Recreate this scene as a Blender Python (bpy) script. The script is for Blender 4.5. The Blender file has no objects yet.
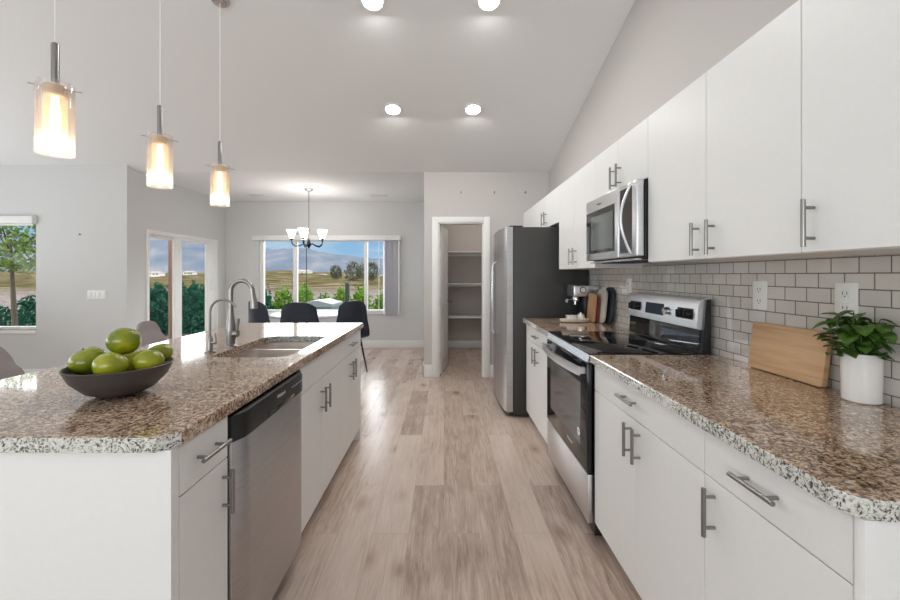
import bpy, bmesh, math, random
from mathutils import Vector, Matrix
from mathutils.geometry import tessellate_polygon
random.seed(7)
PI = math.pi
scene = bpy.context.scene
COL = scene.collection

# ---------------------------------------------------------------- camera
cam_d = bpy.data.cameras.new('camera')
cam = bpy.data.objects.new('camera', cam_d)
COL.objects.link(cam)
cam.location = (0, 0, 1.30)
cam.rotation_euler = (PI / 2, 0, 0)
cam_d.sensor_width = 36
cam_d.lens = 395 / 900 * 36
cam_d.shift_x = 6 / 900
cam_d.shift_y = -25 / 900
cam_d.clip_start = 0.02
cam_d.clip_end = 3000
scene.camera = cam

# ---------------------------------------------------------------- exposure
vs = scene.view_settings
vs.view_transform = 'Standard'
vs.look = 'None'
vs.gamma = 1
vs.exposure = 0.14
vs.use_curve_mapping = False
scene.cycles.max_bounces = 10
scene.cycles.diffuse_bounces = 6
scene.cycles.glossy_bounces = 5
scene.cycles.transparent_max_bounces = 12
scene.cycles.sample_clamp_indirect = 6
scene.cycles.caustics_reflective = False
scene.cycles.caustics_refractive = False
try:
    scene.cycles.use_denoising = True
except Exception:
    pass

# ---------------------------------------------------------------- world
world = bpy.data.worlds.new('sky')
scene.world = world
world.use_nodes = True
nt = world.node_tree
nt.nodes.clear()
def N(t, typ, **kw):
    n = t.nodes.new(typ)
    for k, v in kw.items():
        setattr(n, k, v)
    return n
out = N(nt, 'ShaderNodeOutputWorld')
bg = N(nt, 'ShaderNodeBackground')
tc = N(nt, 'ShaderNodeTexCoord')
sp = N(nt, 'ShaderNodeSeparateXYZ')
nt.links.new(tc.outputs['Generated'], sp.inputs[0])
def ramp(t, stops, interp='LINEAR'):
    r = N(t, 'ShaderNodeValToRGB')
    r.color_ramp.interpolation = interp
    el = r.color_ramp.elements
    while len(el) > 1:
        el.remove(el[-1])
    for i, (p, c) in enumerate(stops):
        e = el[0] if i == 0 else el.new(p)
        e.position = p
        e.color = (c[0], c[1], c[2], 1) if len(c) == 3 else c
    return r
skyr = ramp(nt, [(0.0, (.50, .66, .82)), (.05, (.33, .57, .82)), (.10, (.27, .52, .82)), (.6, (.2, .38, .75))])
nt.links.new(sp.outputs['Z'], skyr.inputs[0])
mp = N(nt, 'ShaderNodeMapping')
mp.inputs['Scale'].default_value = (3, 3, 16)
nt.links.new(tc.outputs['Generated'], mp.inputs[0])
cl = N(nt, 'ShaderNodeTexNoise')
cl.inputs['Scale'].default_value = 2.2
cl.inputs['Detail'].default_value = 6
nt.links.new(mp.outputs[0], cl.inputs[0])
clr = ramp(nt, [(.42, (0, 0, 0)), (.68, (.75, .75, .75))])
nt.links.new(cl.outputs['Fac'], clr.inputs[0])
mix = N(nt, 'ShaderNodeMixRGB')
mix.inputs[2].default_value = (.75, .83, .9, 1)
nt.links.new(clr.outputs[0], mix.inputs[0])
nt.links.new(skyr.outputs[0], mix.inputs[1])
# bright cloud bank added for room light, above the band seen through the panes
bank = ramp(nt, [(.100, (0, 0, 0)), (.128, (1, 1, 1)), (.40, (1, 1, 1)), (.55, (.2, .2, .2))])
nt.links.new(sp.outputs['Z'], bank.inputs[0])
mix2 = N(nt, 'ShaderNodeMixRGB')
mix2.inputs[2].default_value = (9.0, 9.2, 9.4, 1)
nt.links.new(bank.outputs[0], mix2.inputs[0])
nt.links.new(mix.outputs[0], mix2.inputs[1])
nt.links.new(mix2.outputs[0], bg.inputs[0])
bg.inputs[1].default_value = 0.85
nt.links.new(bg.outputs[0], out.inputs[0])

# ---------------------------------------------------------------- sun and added fill lights
def light(name, typ, loc, rot, energy, color=(1, 1, 1), **kw):
    d = bpy.data.lights.new(name, typ)
    d.energy = energy
    d.color = color
    for k, v in kw.items():
        setattr(d, k, v)
    o = bpy.data.objects.new(name, d)
    COL.objects.link(o)
    o.location = loc
    o.rotation_euler = rot
    return o
light('sun', 'SUN', (0, -20, 30), (math.radians(42), 0, math.radians(-25)), 1.2, (1, .95, .87), angle=.01)
light('fill_behind', 'AREA', (-2.2, -3.2, 1.6), (PI / 2 + .68, 0, 0), 180, (.92, .975, 1), shape='RECTANGLE', size=5.5, size_y=2.4)  # fill light added in front of the closed wall behind the camera
light('fill_left', 'AREA', (-6.3, 1.6, 1.5), (PI / 2 + .95, 0, -PI / 2), 92, (.91, .97, 1), shape='RECTANGLE', size=5.0, size_y=2.2)  # added fill at the windowless left wall, tilted up to brighten the ceiling
light('pantry_fill', 'POINT', (.6, 6.1, 2.45), (0, 0, 0), 9, (1, .93, .85), shadow_soft_size=.12)  # unseen fill light added to brighten the pantry interior

# ---------------------------------------------------------------- materials
def mat(name, color=(.8, .8, .8), rough=.5, metal=0.0, spec=.5, emis=None, emis_s=0, coat=0, trans=0, ior=1.45, alpha=1):
    m = bpy.data.materials.new(name)
    m.use_nodes = True
    b = m.node_tree.nodes['Principled BSDF']
    b.inputs['Base Color'].default_value = (*color, 1)
    b.inputs['Roughness'].default_value = rough
    b.inputs['Metallic'].default_value = metal
    b.inputs['Specular IOR Level'].default_value = spec
    b.inputs['Coat Weight'].default_value = coat
    b.inputs['Transmission Weight'].default_value = trans
    b.inputs['IOR'].default_value = ior
    if emis:
        b.inputs['Emission Color'].default_value = (*emis, 1)
        b.inputs['Emission Strength'].default_value = emis_s
    return m
def bsdf(m): return m.node_tree.nodes['Principled BSDF']
def noise_col(m, stops, scale=5, detail=4, stretch=(1, 1, 1), bump=0, dist=0, rough=None):
    t = m.node_tree
    c = N(t, 'ShaderNodeTexCoord'); mp = N(t, 'ShaderNodeMapping')
    mp.inputs['Scale'].default_value = stretch
    g = N(t, 'ShaderNodeNewGeometry')
    t.links.new(g.outputs['Position'], mp.inputs[0])
    n = N(t, 'ShaderNodeTexNoise')
    n.inputs['Scale'].default_value = scale; n.inputs['Detail'].default_value = detail
    n.inputs['Distortion'].default_value = dist
    t.links.new(mp.outputs[0], n.inputs[0])
    r = ramp(t, stops)
    t.links.new(n.outputs['Fac'], r.inputs[0])
    t.links.new(r.outputs[0], bsdf(m).inputs['Base Color'])
    if bump:
        b = N(t, 'ShaderNodeBump'); b.inputs['Strength'].default_value = bump; b.inputs['Distance'].default_value = .002
        t.links.new(n.outputs['Fac'], b.inputs['Height']); t.links.new(b.outputs[0], bsdf(m).inputs['Normal'])
    return m
def paint(name, c, rough=.6, spec=.3):
    m = mat(name, c, rough, spec=spec)
    return noise_col(m, [(.3, tuple(x * .985 for x in c)), (.7, c)], 60, 2, bump=.05)

M = {}
M['wall'] = paint('wall_paint', (.62, .62, .615))
M['wall_warm'] = paint('wall_paint_warm', (.545, .52, .505))
M['ceiling'] = paint('ceiling_paint', (.80, .80, .80), .8, .1)
M['trim'] = paint('trim_paint', (.80, .795, .78), .4)
M['cab'] = paint('cabinet_white', (.82, .825, .82), .35, .4)
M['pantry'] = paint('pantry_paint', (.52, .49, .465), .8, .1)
M['steel'] = noise_col(mat('stainless_steel', rough=.27, metal=1), [(.3, (.50, .50, .51)), (.7, (.62, .62, .63))], 6, 3, (1, 1, 60))
M['steel_light'] = noise_col(mat('stainless_light', rough=.33, metal=1), [(.3, (.66, .67, .69)), (.7, (.76, .77, .79))], 6, 3, (1, 1, 60))
M['steel_dw'] = noise_col(mat('stainless_dishwasher', rough=.34, metal=1), [(.3, (.44, .43, .43)), (.7, (.54, .52, .52))], 6, 3, (1, 1, 60))
M['nickel'] = mat('brushed_nickel', (.30, .29, .28), .30, 1)
M['chrome'] = mat('chrome', (.75, .75, .76), .12, 1)
M['fridge_side'] = mat('fridge_side_grey', (.045, .045, .045), .45)
M['black'] = mat('black_plastic', (.012, .012, .013), .35)
M['blackglass'] = mat('black_glass', (.006, .006, .008), .04, spec=.6)
M['ovenglass'] = mat('oven_glass', (.07, .08, .09), .06, spec=.9)
M['mwglass'] = mat('microwave_glass', (.10, .12, .12), .07, spec=.9)
M['brownglass'] = mat('control_glass', (.03, .02, .018), .1)
M['white_plastic'] = mat('white_plastic', (.82, .82, .80), .35)
M['ceramic'] = mat('white_ceramic', (.82, .81, .79), .12, coat=.5)
M['bowl'] = mat('bowl_grey', (.062, .055, .052), .38)
M['dkchair'] = mat('navy_black_shell', (.012, .018, .032), .5)
M['stool'] = mat('mauve_grey_fabric', (.30, .26, .26), .8)
M['table'] = mat('white_table', (.80, .83, .86), .15)
M['bronze'] = mat('dark_bronze', (.02, .018, .018), .4, .6)
M['shade'] = mat('lit_glass_shade', (.9, .88, .85), .3, emis=(1, .95, .88), emis_s=2.2)
M['bulb'] = mat('lit_bulb', (1, 1, 1), .3, emis=(1, .86, .62), emis_s=7)
M['can'] = mat('lit_downlight', (1, 1, 1), .3, emis=(1, .97, .9), emis_s=14)
M['blind'] = mat('vinyl_blind', (.80, .80, .84), .5)
M['blind'] = M['blind']
M['cream'] = mat('cream_ceramic', (.70, .64, .55), .3)
M['stone_board'] = mat('stone_board', (.50, .46, .42), .4)
M['navy'] = mat('dark_slate', (.02, .03, .04), .4)
M['red'] = mat('dark_red', (.25, .03, .03), .4)
M['soil'] = mat('soil', (.03, .02, .015), .95)
M['slot'] = mat('slot_dark', (.05, .05, .05), .6)
M['screen'] = mat('dim_display', (.015, .03, .045), .3, spec=.2)

def glass_mat(name, tint=(1, 1, 1), refl=1.0, haze=0.0, hazec=(1, .85, .75)):
    m = bpy.data.materials.new(name); m.use_nodes = True
    t = m.node_tree; t.nodes.clear()
    o = N(t, 'ShaderNodeOutputMaterial')
    tr = N(t, 'ShaderNodeBsdfTransparent'); tr.inputs[0].default_value = (*tint, 1)
    gl = N(t, 'ShaderNodeBsdfGlossy'); gl.inputs['Roughness'].default_value = .02
    fr = N(t, 'ShaderNodeFresnel'); fr.inputs[0].default_value = 1.45
    ml = N(t, 'ShaderNodeMath', operation='MULTIPLY'); ml.inputs[1].default_value = refl
    t.links.new(fr.outputs[0], ml.inputs[0])
    mx = N(t, 'ShaderNodeMixShader')
    t.links.new(ml.outputs[0], mx.inputs[0]); t.links.new(tr.outputs[0], mx.inputs[1]); t.links.new(gl.outputs[0], mx.inputs[2])
    last = mx
    if haze:
        tl = N(t, 'ShaderNodeBsdfTranslucent'); tl.inputs[0].default_value = (*hazec, 1)
        df = N(t, 'ShaderNodeBsdfDiffuse'); df.inputs[0].default_value = (*hazec, 1)
        ad = N(t, 'ShaderNodeMixShader'); ad.inputs[0].default_value = .5
        t.links.new(tl.outputs[0], ad.inputs[1]); t.links.new(df.outputs[0], ad.inputs[2])
        m2 = N(t, 'ShaderNodeMixShader'); m2.inputs[0].default_value = haze
        t.links.new(mx.outputs[0], m2.inputs[1]); t.links.new(ad.outputs[0], m2.inputs[2])
        last = m2
    t.links.new(last.outputs[0], o.inputs[0])
    return m
M['pane'] = glass_mat('window_glass', (.97, .985, .985), .03)
M['clear'] = glass_mat('clear_pendant_glass', (.985, .975, .97), .5, .14, (1, .95, .92))
M['amber'] = glass_mat('amber_pendant_glass', (1, .93, .84), .6, .22, (1, .86, .70))

def granite(name, stops, big, vs_=210, ns_=70):
    m = mat(name, rough=.08, spec=.8, coat=.3)
    bsdf(m).inputs['Coat Roughness'].default_value = .03
    bsdf(m).inputs['Coat IOR'].default_value = 1.7
    t = m.node_tree
    g = N(t, 'ShaderNodeNewGeometry')
    w = N(t, 'ShaderNodeTexNoise'); w.inputs['Scale'].default_value = 14; w.inputs['Detail'].default_value = 3
    t.links.new(g.outputs['Position'], w.inputs[0])
    va = N(t, 'ShaderNodeVectorMath', operation='MULTIPLY_ADD')
    va.inputs[1].default_value = (.05, .05, .05)
    t.links.new(w.outputs['Color'], va.inputs[0]); t.links.new(g.outputs['Position'], va.inputs[2])
    v = N(t, 'ShaderNodeTexVoronoi'); v.inputs['Scale'].default_value = vs_
    t.links.new(va.outputs[0], v.inputs[0])
    sx = N(t, 'ShaderNodeSeparateXYZ'); t.links.new(v.outputs['Color'], sx.inputs[0])
    n = N(t, 'ShaderNodeTexNoise'); n.inputs['Scale'].default_value = ns_; n.inputs['Detail'].default_value = 5
    n.inputs['Roughness'].default_value = .65
    t.links.new(va.outputs[0], n.inputs[0])
    a = N(t, 'ShaderNodeMath', operation='MULTIPLY_ADD'); a.inputs[1].default_value = .30
    t.links.new(sx.outputs[0], a.inputs[0])
    b = N(t, 'ShaderNodeMath', operation='MULTIPLY_ADD'); b.inputs[1].default_value = 1.5; b.inputs[2].default_value = -.40
    t.links.new(n.outputs['Fac'], b.inputs[0]); t.links.new(b.outputs[0], a.inputs[2])
    n2 = N(t, 'ShaderNodeTexNoise'); n2.inputs['Scale'].default_value = 9; n2.inputs['Detail'].default_value = 2
    t.links.new(g.outputs['Position'], n2.inputs[0])
    c = N(t, 'ShaderNodeMath', operation='MULTIPLY_ADD'); c.inputs[1].default_value = big
    t.links.new(n2.outputs['Fac'], c.inputs[0]); t.links.new(a.outputs[0], c.inputs[2])
    r = ramp(t, stops)
    t.links.new(c.outputs[0], r.inputs[0]); t.links.new(r.outputs[0], bsdf(m).inputs['Base Color'])
    return m
M['granite'] = granite('brown_granite', [(.34, (.03, .02, .017)), (.46, (.115, .062, .042)), (.58, (.27, .165, .108)), (.70, (.46, .33, .23)), (.84, (.62, .50, .38)), (1, (.70, .63, .54))], .3, 250, 85)
M['granite_lit'] = granite('granite_lit_edge', [(.36, (.03, .028, .028)), (.46, (.13, .12, .11)), (.53, (.38, .37, .34)), (.62, (.60, .61, .57)), (.9, (.74, .76, .72))], .22, 320, 120)  # same stone, paler: bright light on the edges painted into the colour

# floor planks
def floor_mat():
    m = mat('plank_floor', rough=.27, spec=.5)
    t = m.node_tree
    g = N(t, 'ShaderNodeNewGeometry'); s = N(t, 'ShaderNodeSeparateXYZ'); c = N(t, 'ShaderNodeCombineXYZ')
    t.links.new(g.outputs['Position'], s.inputs[0])
    t.links.new(s.outputs['Y'], c.inputs['X']); t.links.new(s.outputs['X'], c.inputs['Y'])
    br = N(t, 'ShaderNodeTexBrick')
    br.offset = .37; br.offset_frequency = 2
    br.inputs['Scale'].default_value = 1
    br.inputs['Brick Width'].default_value = 1.22; br.inputs['Row Height'].default_value = .178
    br.inputs['Mortar Size'].default_value = .0011; br.inputs['Mortar Smooth'].default_value = .3
    br.inputs['Color1'].default_value = (0, 0, 0, 1); br.inputs['Color2'].default_value = (1, 1, 1, 1)
    br.inputs['Mortar'].default_value = (.5, .5, .5, 1)
    t.links.new(c.outputs[0], br.inputs[0])
    # offset grain for each plank
    cm = N(t, 'ShaderNodeVectorMath', operation='MULTIPLY_ADD'); cm.inputs[1].default_value = (7, 3, 5)
    t.links.new(br.outputs['Color'], cm.inputs[0]); t.links.new(g.outputs['Position'], cm.inputs[2])
    mp = N(t, 'ShaderNodeMapping'); mp.inputs['Scale'].default_value = (20, 1.6, 1)
    t.links.new(cm.outputs[0], mp.inputs[0])
    n = N(t, 'ShaderNodeTexNoise'); n.inputs['Scale'].default_value = 2.6; n.inputs['Detail'].default_value = 7
    n.inputs['Roughness'].default_value = .68; n.inputs['Distortion'].default_value = .9
    t.links.new(mp.outputs[0], n.inputs[0])
    mpb = N(t, 'ShaderNodeMapping'); mpb.inputs['Scale'].default_value = (2.6, 1.2, 1)
    t.links.new(cm.outputs[0], mpb.inputs[0])
    n2 = N(t, 'ShaderNodeTexNoise'); n2.inputs['Scale'].default_value = 1.7; n2.inputs['Detail'].default_value = 3
    t.links.new(mpb.outputs[0], n2.inputs[0])
    a = N(t, 'ShaderNodeMath', operation='MULTIPLY_ADD'); a.inputs[1].default_value = .56
    t.links.new(n.outputs['Fac'], a.inputs[0])
    a2 = N(t, 'ShaderNodeMath', operation='MULTIPLY_ADD'); a2.inputs[1].default_value = .30
    t.links.new(n2.outputs['Fac'], a2.inputs[0])
    a3 = N(t, 'ShaderNodeMath', operation='MULTIPLY'); a3.inputs[1].default_value = .17
    sc = N(t, 'ShaderNodeSeparateXYZ'); t.links.new(br.outputs['Color'], sc.inputs[0]); t.links.new(sc.outputs[0], a3.inputs[0])
    t.links.new(a3.outputs[0], a2.inputs[2]); t.links.new(a2.outputs[0], a.inputs[2])
    r = ramp(t, [(.30, (.22, .155, .125)), (.42, (.40, .30, .25)), (.53, (.54, .43, .365)), (.70, (.64, .53, .465))])
    t.links.new(a.outputs[0], r.inputs[0])
    # knots
    kv = N(t, 'ShaderNodeMapping'); kv.inputs['Scale'].default_value = (3.4, 1.9, 1)
    t.links.new(cm.outputs[0], kv.inputs[0])
    v = N(t, 'ShaderNodeTexVoronoi'); v.inputs['Scale'].default_value = 1.1
    t.links.new(kv.outputs[0], v.inputs[0])
    kr = ramp(t, [(.0, (.25, .20, .17)), (.05, (.50, .44, .40)), (.12, (.82, .77, .74)), (.24, (1, 1, 1))])
    t.links.new(v.outputs['Distance'], kr.inputs[0])
    mu = N(t, 'ShaderNodeMixRGB', blend_type='MULTIPLY'); mu.inputs[0].default_value = .9
    t.links.new(r.outputs[0], mu.inputs[1]); t.links.new(kr.outputs[0], mu.inputs[2])
    mo = N(t, 'ShaderNodeMixRGB'); mo.inputs[2].default_value = (.30, .23, .19, 1)
    mf = N(t, 'ShaderNodeMath', operation='MULTIPLY'); mf.inputs[1].default_value = .55
    t.links.new(br.outputs['Fac'], mf.inputs[0])
    t.links.new(mf.outputs[0], mo.inputs[0]); t.links.new(mu.outputs[0], mo.inputs[1])
    t.links.new(mo.outputs[0], bsdf(m).inputs['Base Color'])
    b = N(t, 'ShaderNodeBump'); b.inputs['Strength'].default_value = .12; b.inputs['Distance'].default_value = .002
    t.links.new(n.outputs['Fac'], b.inputs['Height']); t.links.new(b.outputs[0], bsdf(m).inputs['Normal'])
    return m
M['floor'] = floor_mat()

def tile_mat():
    m = mat('subway_tile', rough=.12, spec=.6, coat=.3)
    t = m.node_tree
    g = N(t, 'ShaderNodeNewGeometry'); s = N(t, 'ShaderNodeSeparateXYZ'); c = N(t, 'ShaderNodeCombineXYZ')
    t.links.new(g.outputs['Position'], s.inputs[0])
    ad = N(t, 'ShaderNodeMath', operation='ADD'); ad.inputs[1].default_value = -1.306 + 1.04
    ay = N(t, 'ShaderNodeMath', operation='ADD'); ay.inputs[1].default_value = .064
    t.links.new(s.outputs['Z'], ad.inputs[0]); t.links.new(s.outputs['Y'], ay.inputs[0])
    t.links.new(ay.outputs[0], c.inputs['X']); t.links.new(ad.outputs[0], c.inputs['Y'])
    br = N(t, 'ShaderNodeTexBrick'); br.offset = .5
    br.inputs['Scale'].default_value = 1
    br.inputs['Brick Width'].default_value = .0915; br.inputs['Row Height'].default_value = .052
    br.inputs['Mortar Size'].default_value = .0021; br.inputs['Mortar Smooth'].default_value = .2
    br.inputs['Color1'].default_value = (.60, .565, .525, 1); br.inputs['Color2'].default_value = (.68, .65, .61, 1)
    br.inputs['Mortar'].default_value = (.15, .14, .125, 1)
    t.links.new(c.outputs[0], br.inputs[0])
    n = N(t, 'ShaderNodeTexNoise'); n.inputs['Scale'].default_value = 9; n.inputs['Detail'].default_value = 2
    t.links.new(g.outputs['Position'], n.inputs[0])
    rr = ramp(t, [(.3, (.92, .92, .92)), (.7, (1.0, 1.0, 1.0))])
    t.links.new(n.outputs['Fac'], rr.inputs[0])
    mu = N(t, 'ShaderNodeMixRGB', blend_type='MULTIPLY'); mu.inputs[0].default_value = 1
    t.links.new(br.outputs['Color'], mu.inputs[1]); t.links.new(rr.outputs[0], mu.inputs[2])
    t.links.new(mu.outputs[0], bsdf(m).inputs['Base Color'])
    inv = N(t, 'ShaderNodeMath', operation='SUBTRACT'); inv.inputs[0].default_value = 1
    t.links.new(br.outputs['Fac'], inv.inputs[1])
    n3 = N(t, 'ShaderNodeTexNoise'); n3.inputs['Scale'].default_value = 30; n3.inputs['Detail'].default_value = 1
    t.links.new(g.outputs['Position'], n3.inputs[0])
    sm = N(t, 'ShaderNodeMath', operation='MULTIPLY_ADD'); sm.inputs[1].default_value = .35
    t.links.new(n3.outputs['Fac'], sm.inputs[0]); t.links.new(inv.outputs[0], sm.inputs[2])
    b = N(t, 'ShaderNodeBump'); b.inputs['Strength'].default_value = .5; b.inputs['Distance'].default_value = .0012
    t.links.new(sm.outputs[0], b.inputs['Height']); t.links.new(b.outputs[0], bsdf(m).inputs['Normal'])
    rm = N(t, 'ShaderNodeMath', operation='MULTIPLY_ADD'); rm.inputs[1].default_value = .6; rm.inputs[2].default_value = .12
    t.links.new(br.outputs['Fac'], rm.inputs[0]); t.links.new(rm.outputs[0], bsdf(m).inputs['Roughness'])
    return m
M['tile'] = tile_mat()
M['wood'] = noise_col(mat('maple_board', rough=.45), [(.3, (.50, .30, .15)), (.5, (.60, .38, .21)), (.7, (.66, .44, .26))], 3, 6, (6, 1, 14), dist=.5)
M['wood_dark'] = noise_col(mat('oak_board', rough=.5), [(.3, (.36, .20, .10)), (.7, (.52, .32, .18))], 3, 6, (6, 6, 1))
M['apple'] = noise_col(mat('apple_skin', rough=.22, spec=.5, coat=.3), [(.35, (.16, .20, .008)), (.55, (.26, .29, .010)), (.75, (.42, .38, .02))], 14, 3)
M['stem'] = mat('apple_stem', (.10, .06, .02), .8)
M['leaf'] = noise_col(mat('plant_leaf', rough=.4), [(.3, (.035, .10, .012)), (.6, (.09, .19, .03)), (.8, (.22, .32, .08))], 45, 2)
M['twig'] = mat('plant_stem', (.10, .16, .04), .7)
M['hedge_dark'] = noise_col(mat('hedge_dark', rough=.8, spec=.1), [(.3, (.004, .04, .025)), (.7, (.014, .09, .05))], 6, 3)
M['hedge_bright'] = noise_col(mat('hedge_bright', rough=.8, spec=.1), [(.3, (.045, .11, .006)), (.7, (.13, .23, .02))], 6, 3)
M['tree_leaf'] = noise_col(mat('tree_leaf', rough=.8, spec=.1), [(.3, (.06, .12, .012)), (.7, (.15, .22, .045))], 5, 3)
M['bark'] = mat('bark', (.06, .045, .03), .9)
M['post'] = mat('dark_post', (.015, .025, .02), .7)
M['postbrown'] = mat('brown_post', (.13, .065, .04), .7)
M['patio'] = noise_col(mat('patio_concrete', rough=.8, spec=.1), [(.3, (.24, .24, .23)), (.7, (.30, .29, .27))], 2, 5)
M['desert'] = noise_col(mat('desert_ground', rough=.95, spec=0), [(.38, (.038, .034, .011)), (.5, (.08, .065, .028)), (.64, (.15, .115, .08))], .16, 9)
def desert_mix():
    m = M['desert']; t = m.node_tree
    old = bsdf(m).inputs['Base Color'].links[0].from_socket
    g = N(t, 'ShaderNodeNewGeometry'); sp = N(t, 'ShaderNodeSeparateXYZ'); t.links.new(g.outputs['Position'], sp.inputs[0])
    n = N(t, 'ShaderNodeTexNoise'); n.inputs['Scale'].default_value = 2.5; n.inputs['Detail'].default_value = 8
    n.inputs['Roughness'].default_value = .7; t.links.new(g.outputs['Position'], n.inputs[0])
    r = ramp(t, [(.40, (.06, .045, .035)), (.5, (.15, .12, .105)), (.6, (.26, .22, .21))]); t.links.new(n.outputs['Fac'], r.inputs[0])
    mr = N(t, 'ShaderNodeMapRange'); mr.inputs['From Min'].default_value = 45; mr.inputs['From Max'].default_value = 75
    t.links.new(sp.outputs['Y'], mr.inputs[0])
    mx = N(t, 'ShaderNodeMixRGB'); t.links.new(mr.outputs[0], mx.inputs[0]); t.links.new(r.outputs[0], mx.inputs[1]); t.links.new(old, mx.inputs[2])
    t.links.new(mx.outputs[0], bsdf(m).inputs['Base Color'])
desert_mix()
M['mountain'] = noise_col(mat('hazy_mountain', rough=1, spec=0), [(.36, (.085, .10, .13)), (.55, (.115, .125, .145)), (.72, (.18, .17, .175))], .02, 8, (1, 1, 3.0))
M['stucco'] = mat('pale_stucco', (.42, .39, .36), .9)
M['roof'] = mat('tile_roof', (.26, .22, .20), .9)
M['spa'] = mat('grey_cover', (.09, .12, .12), .6)
M['gravel'] = noise_col(mat('gravel', rough=.95, spec=0), [(.35, (.22, .17, .12)), (.7, (.36, .29, .23))], 3, 6)

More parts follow.
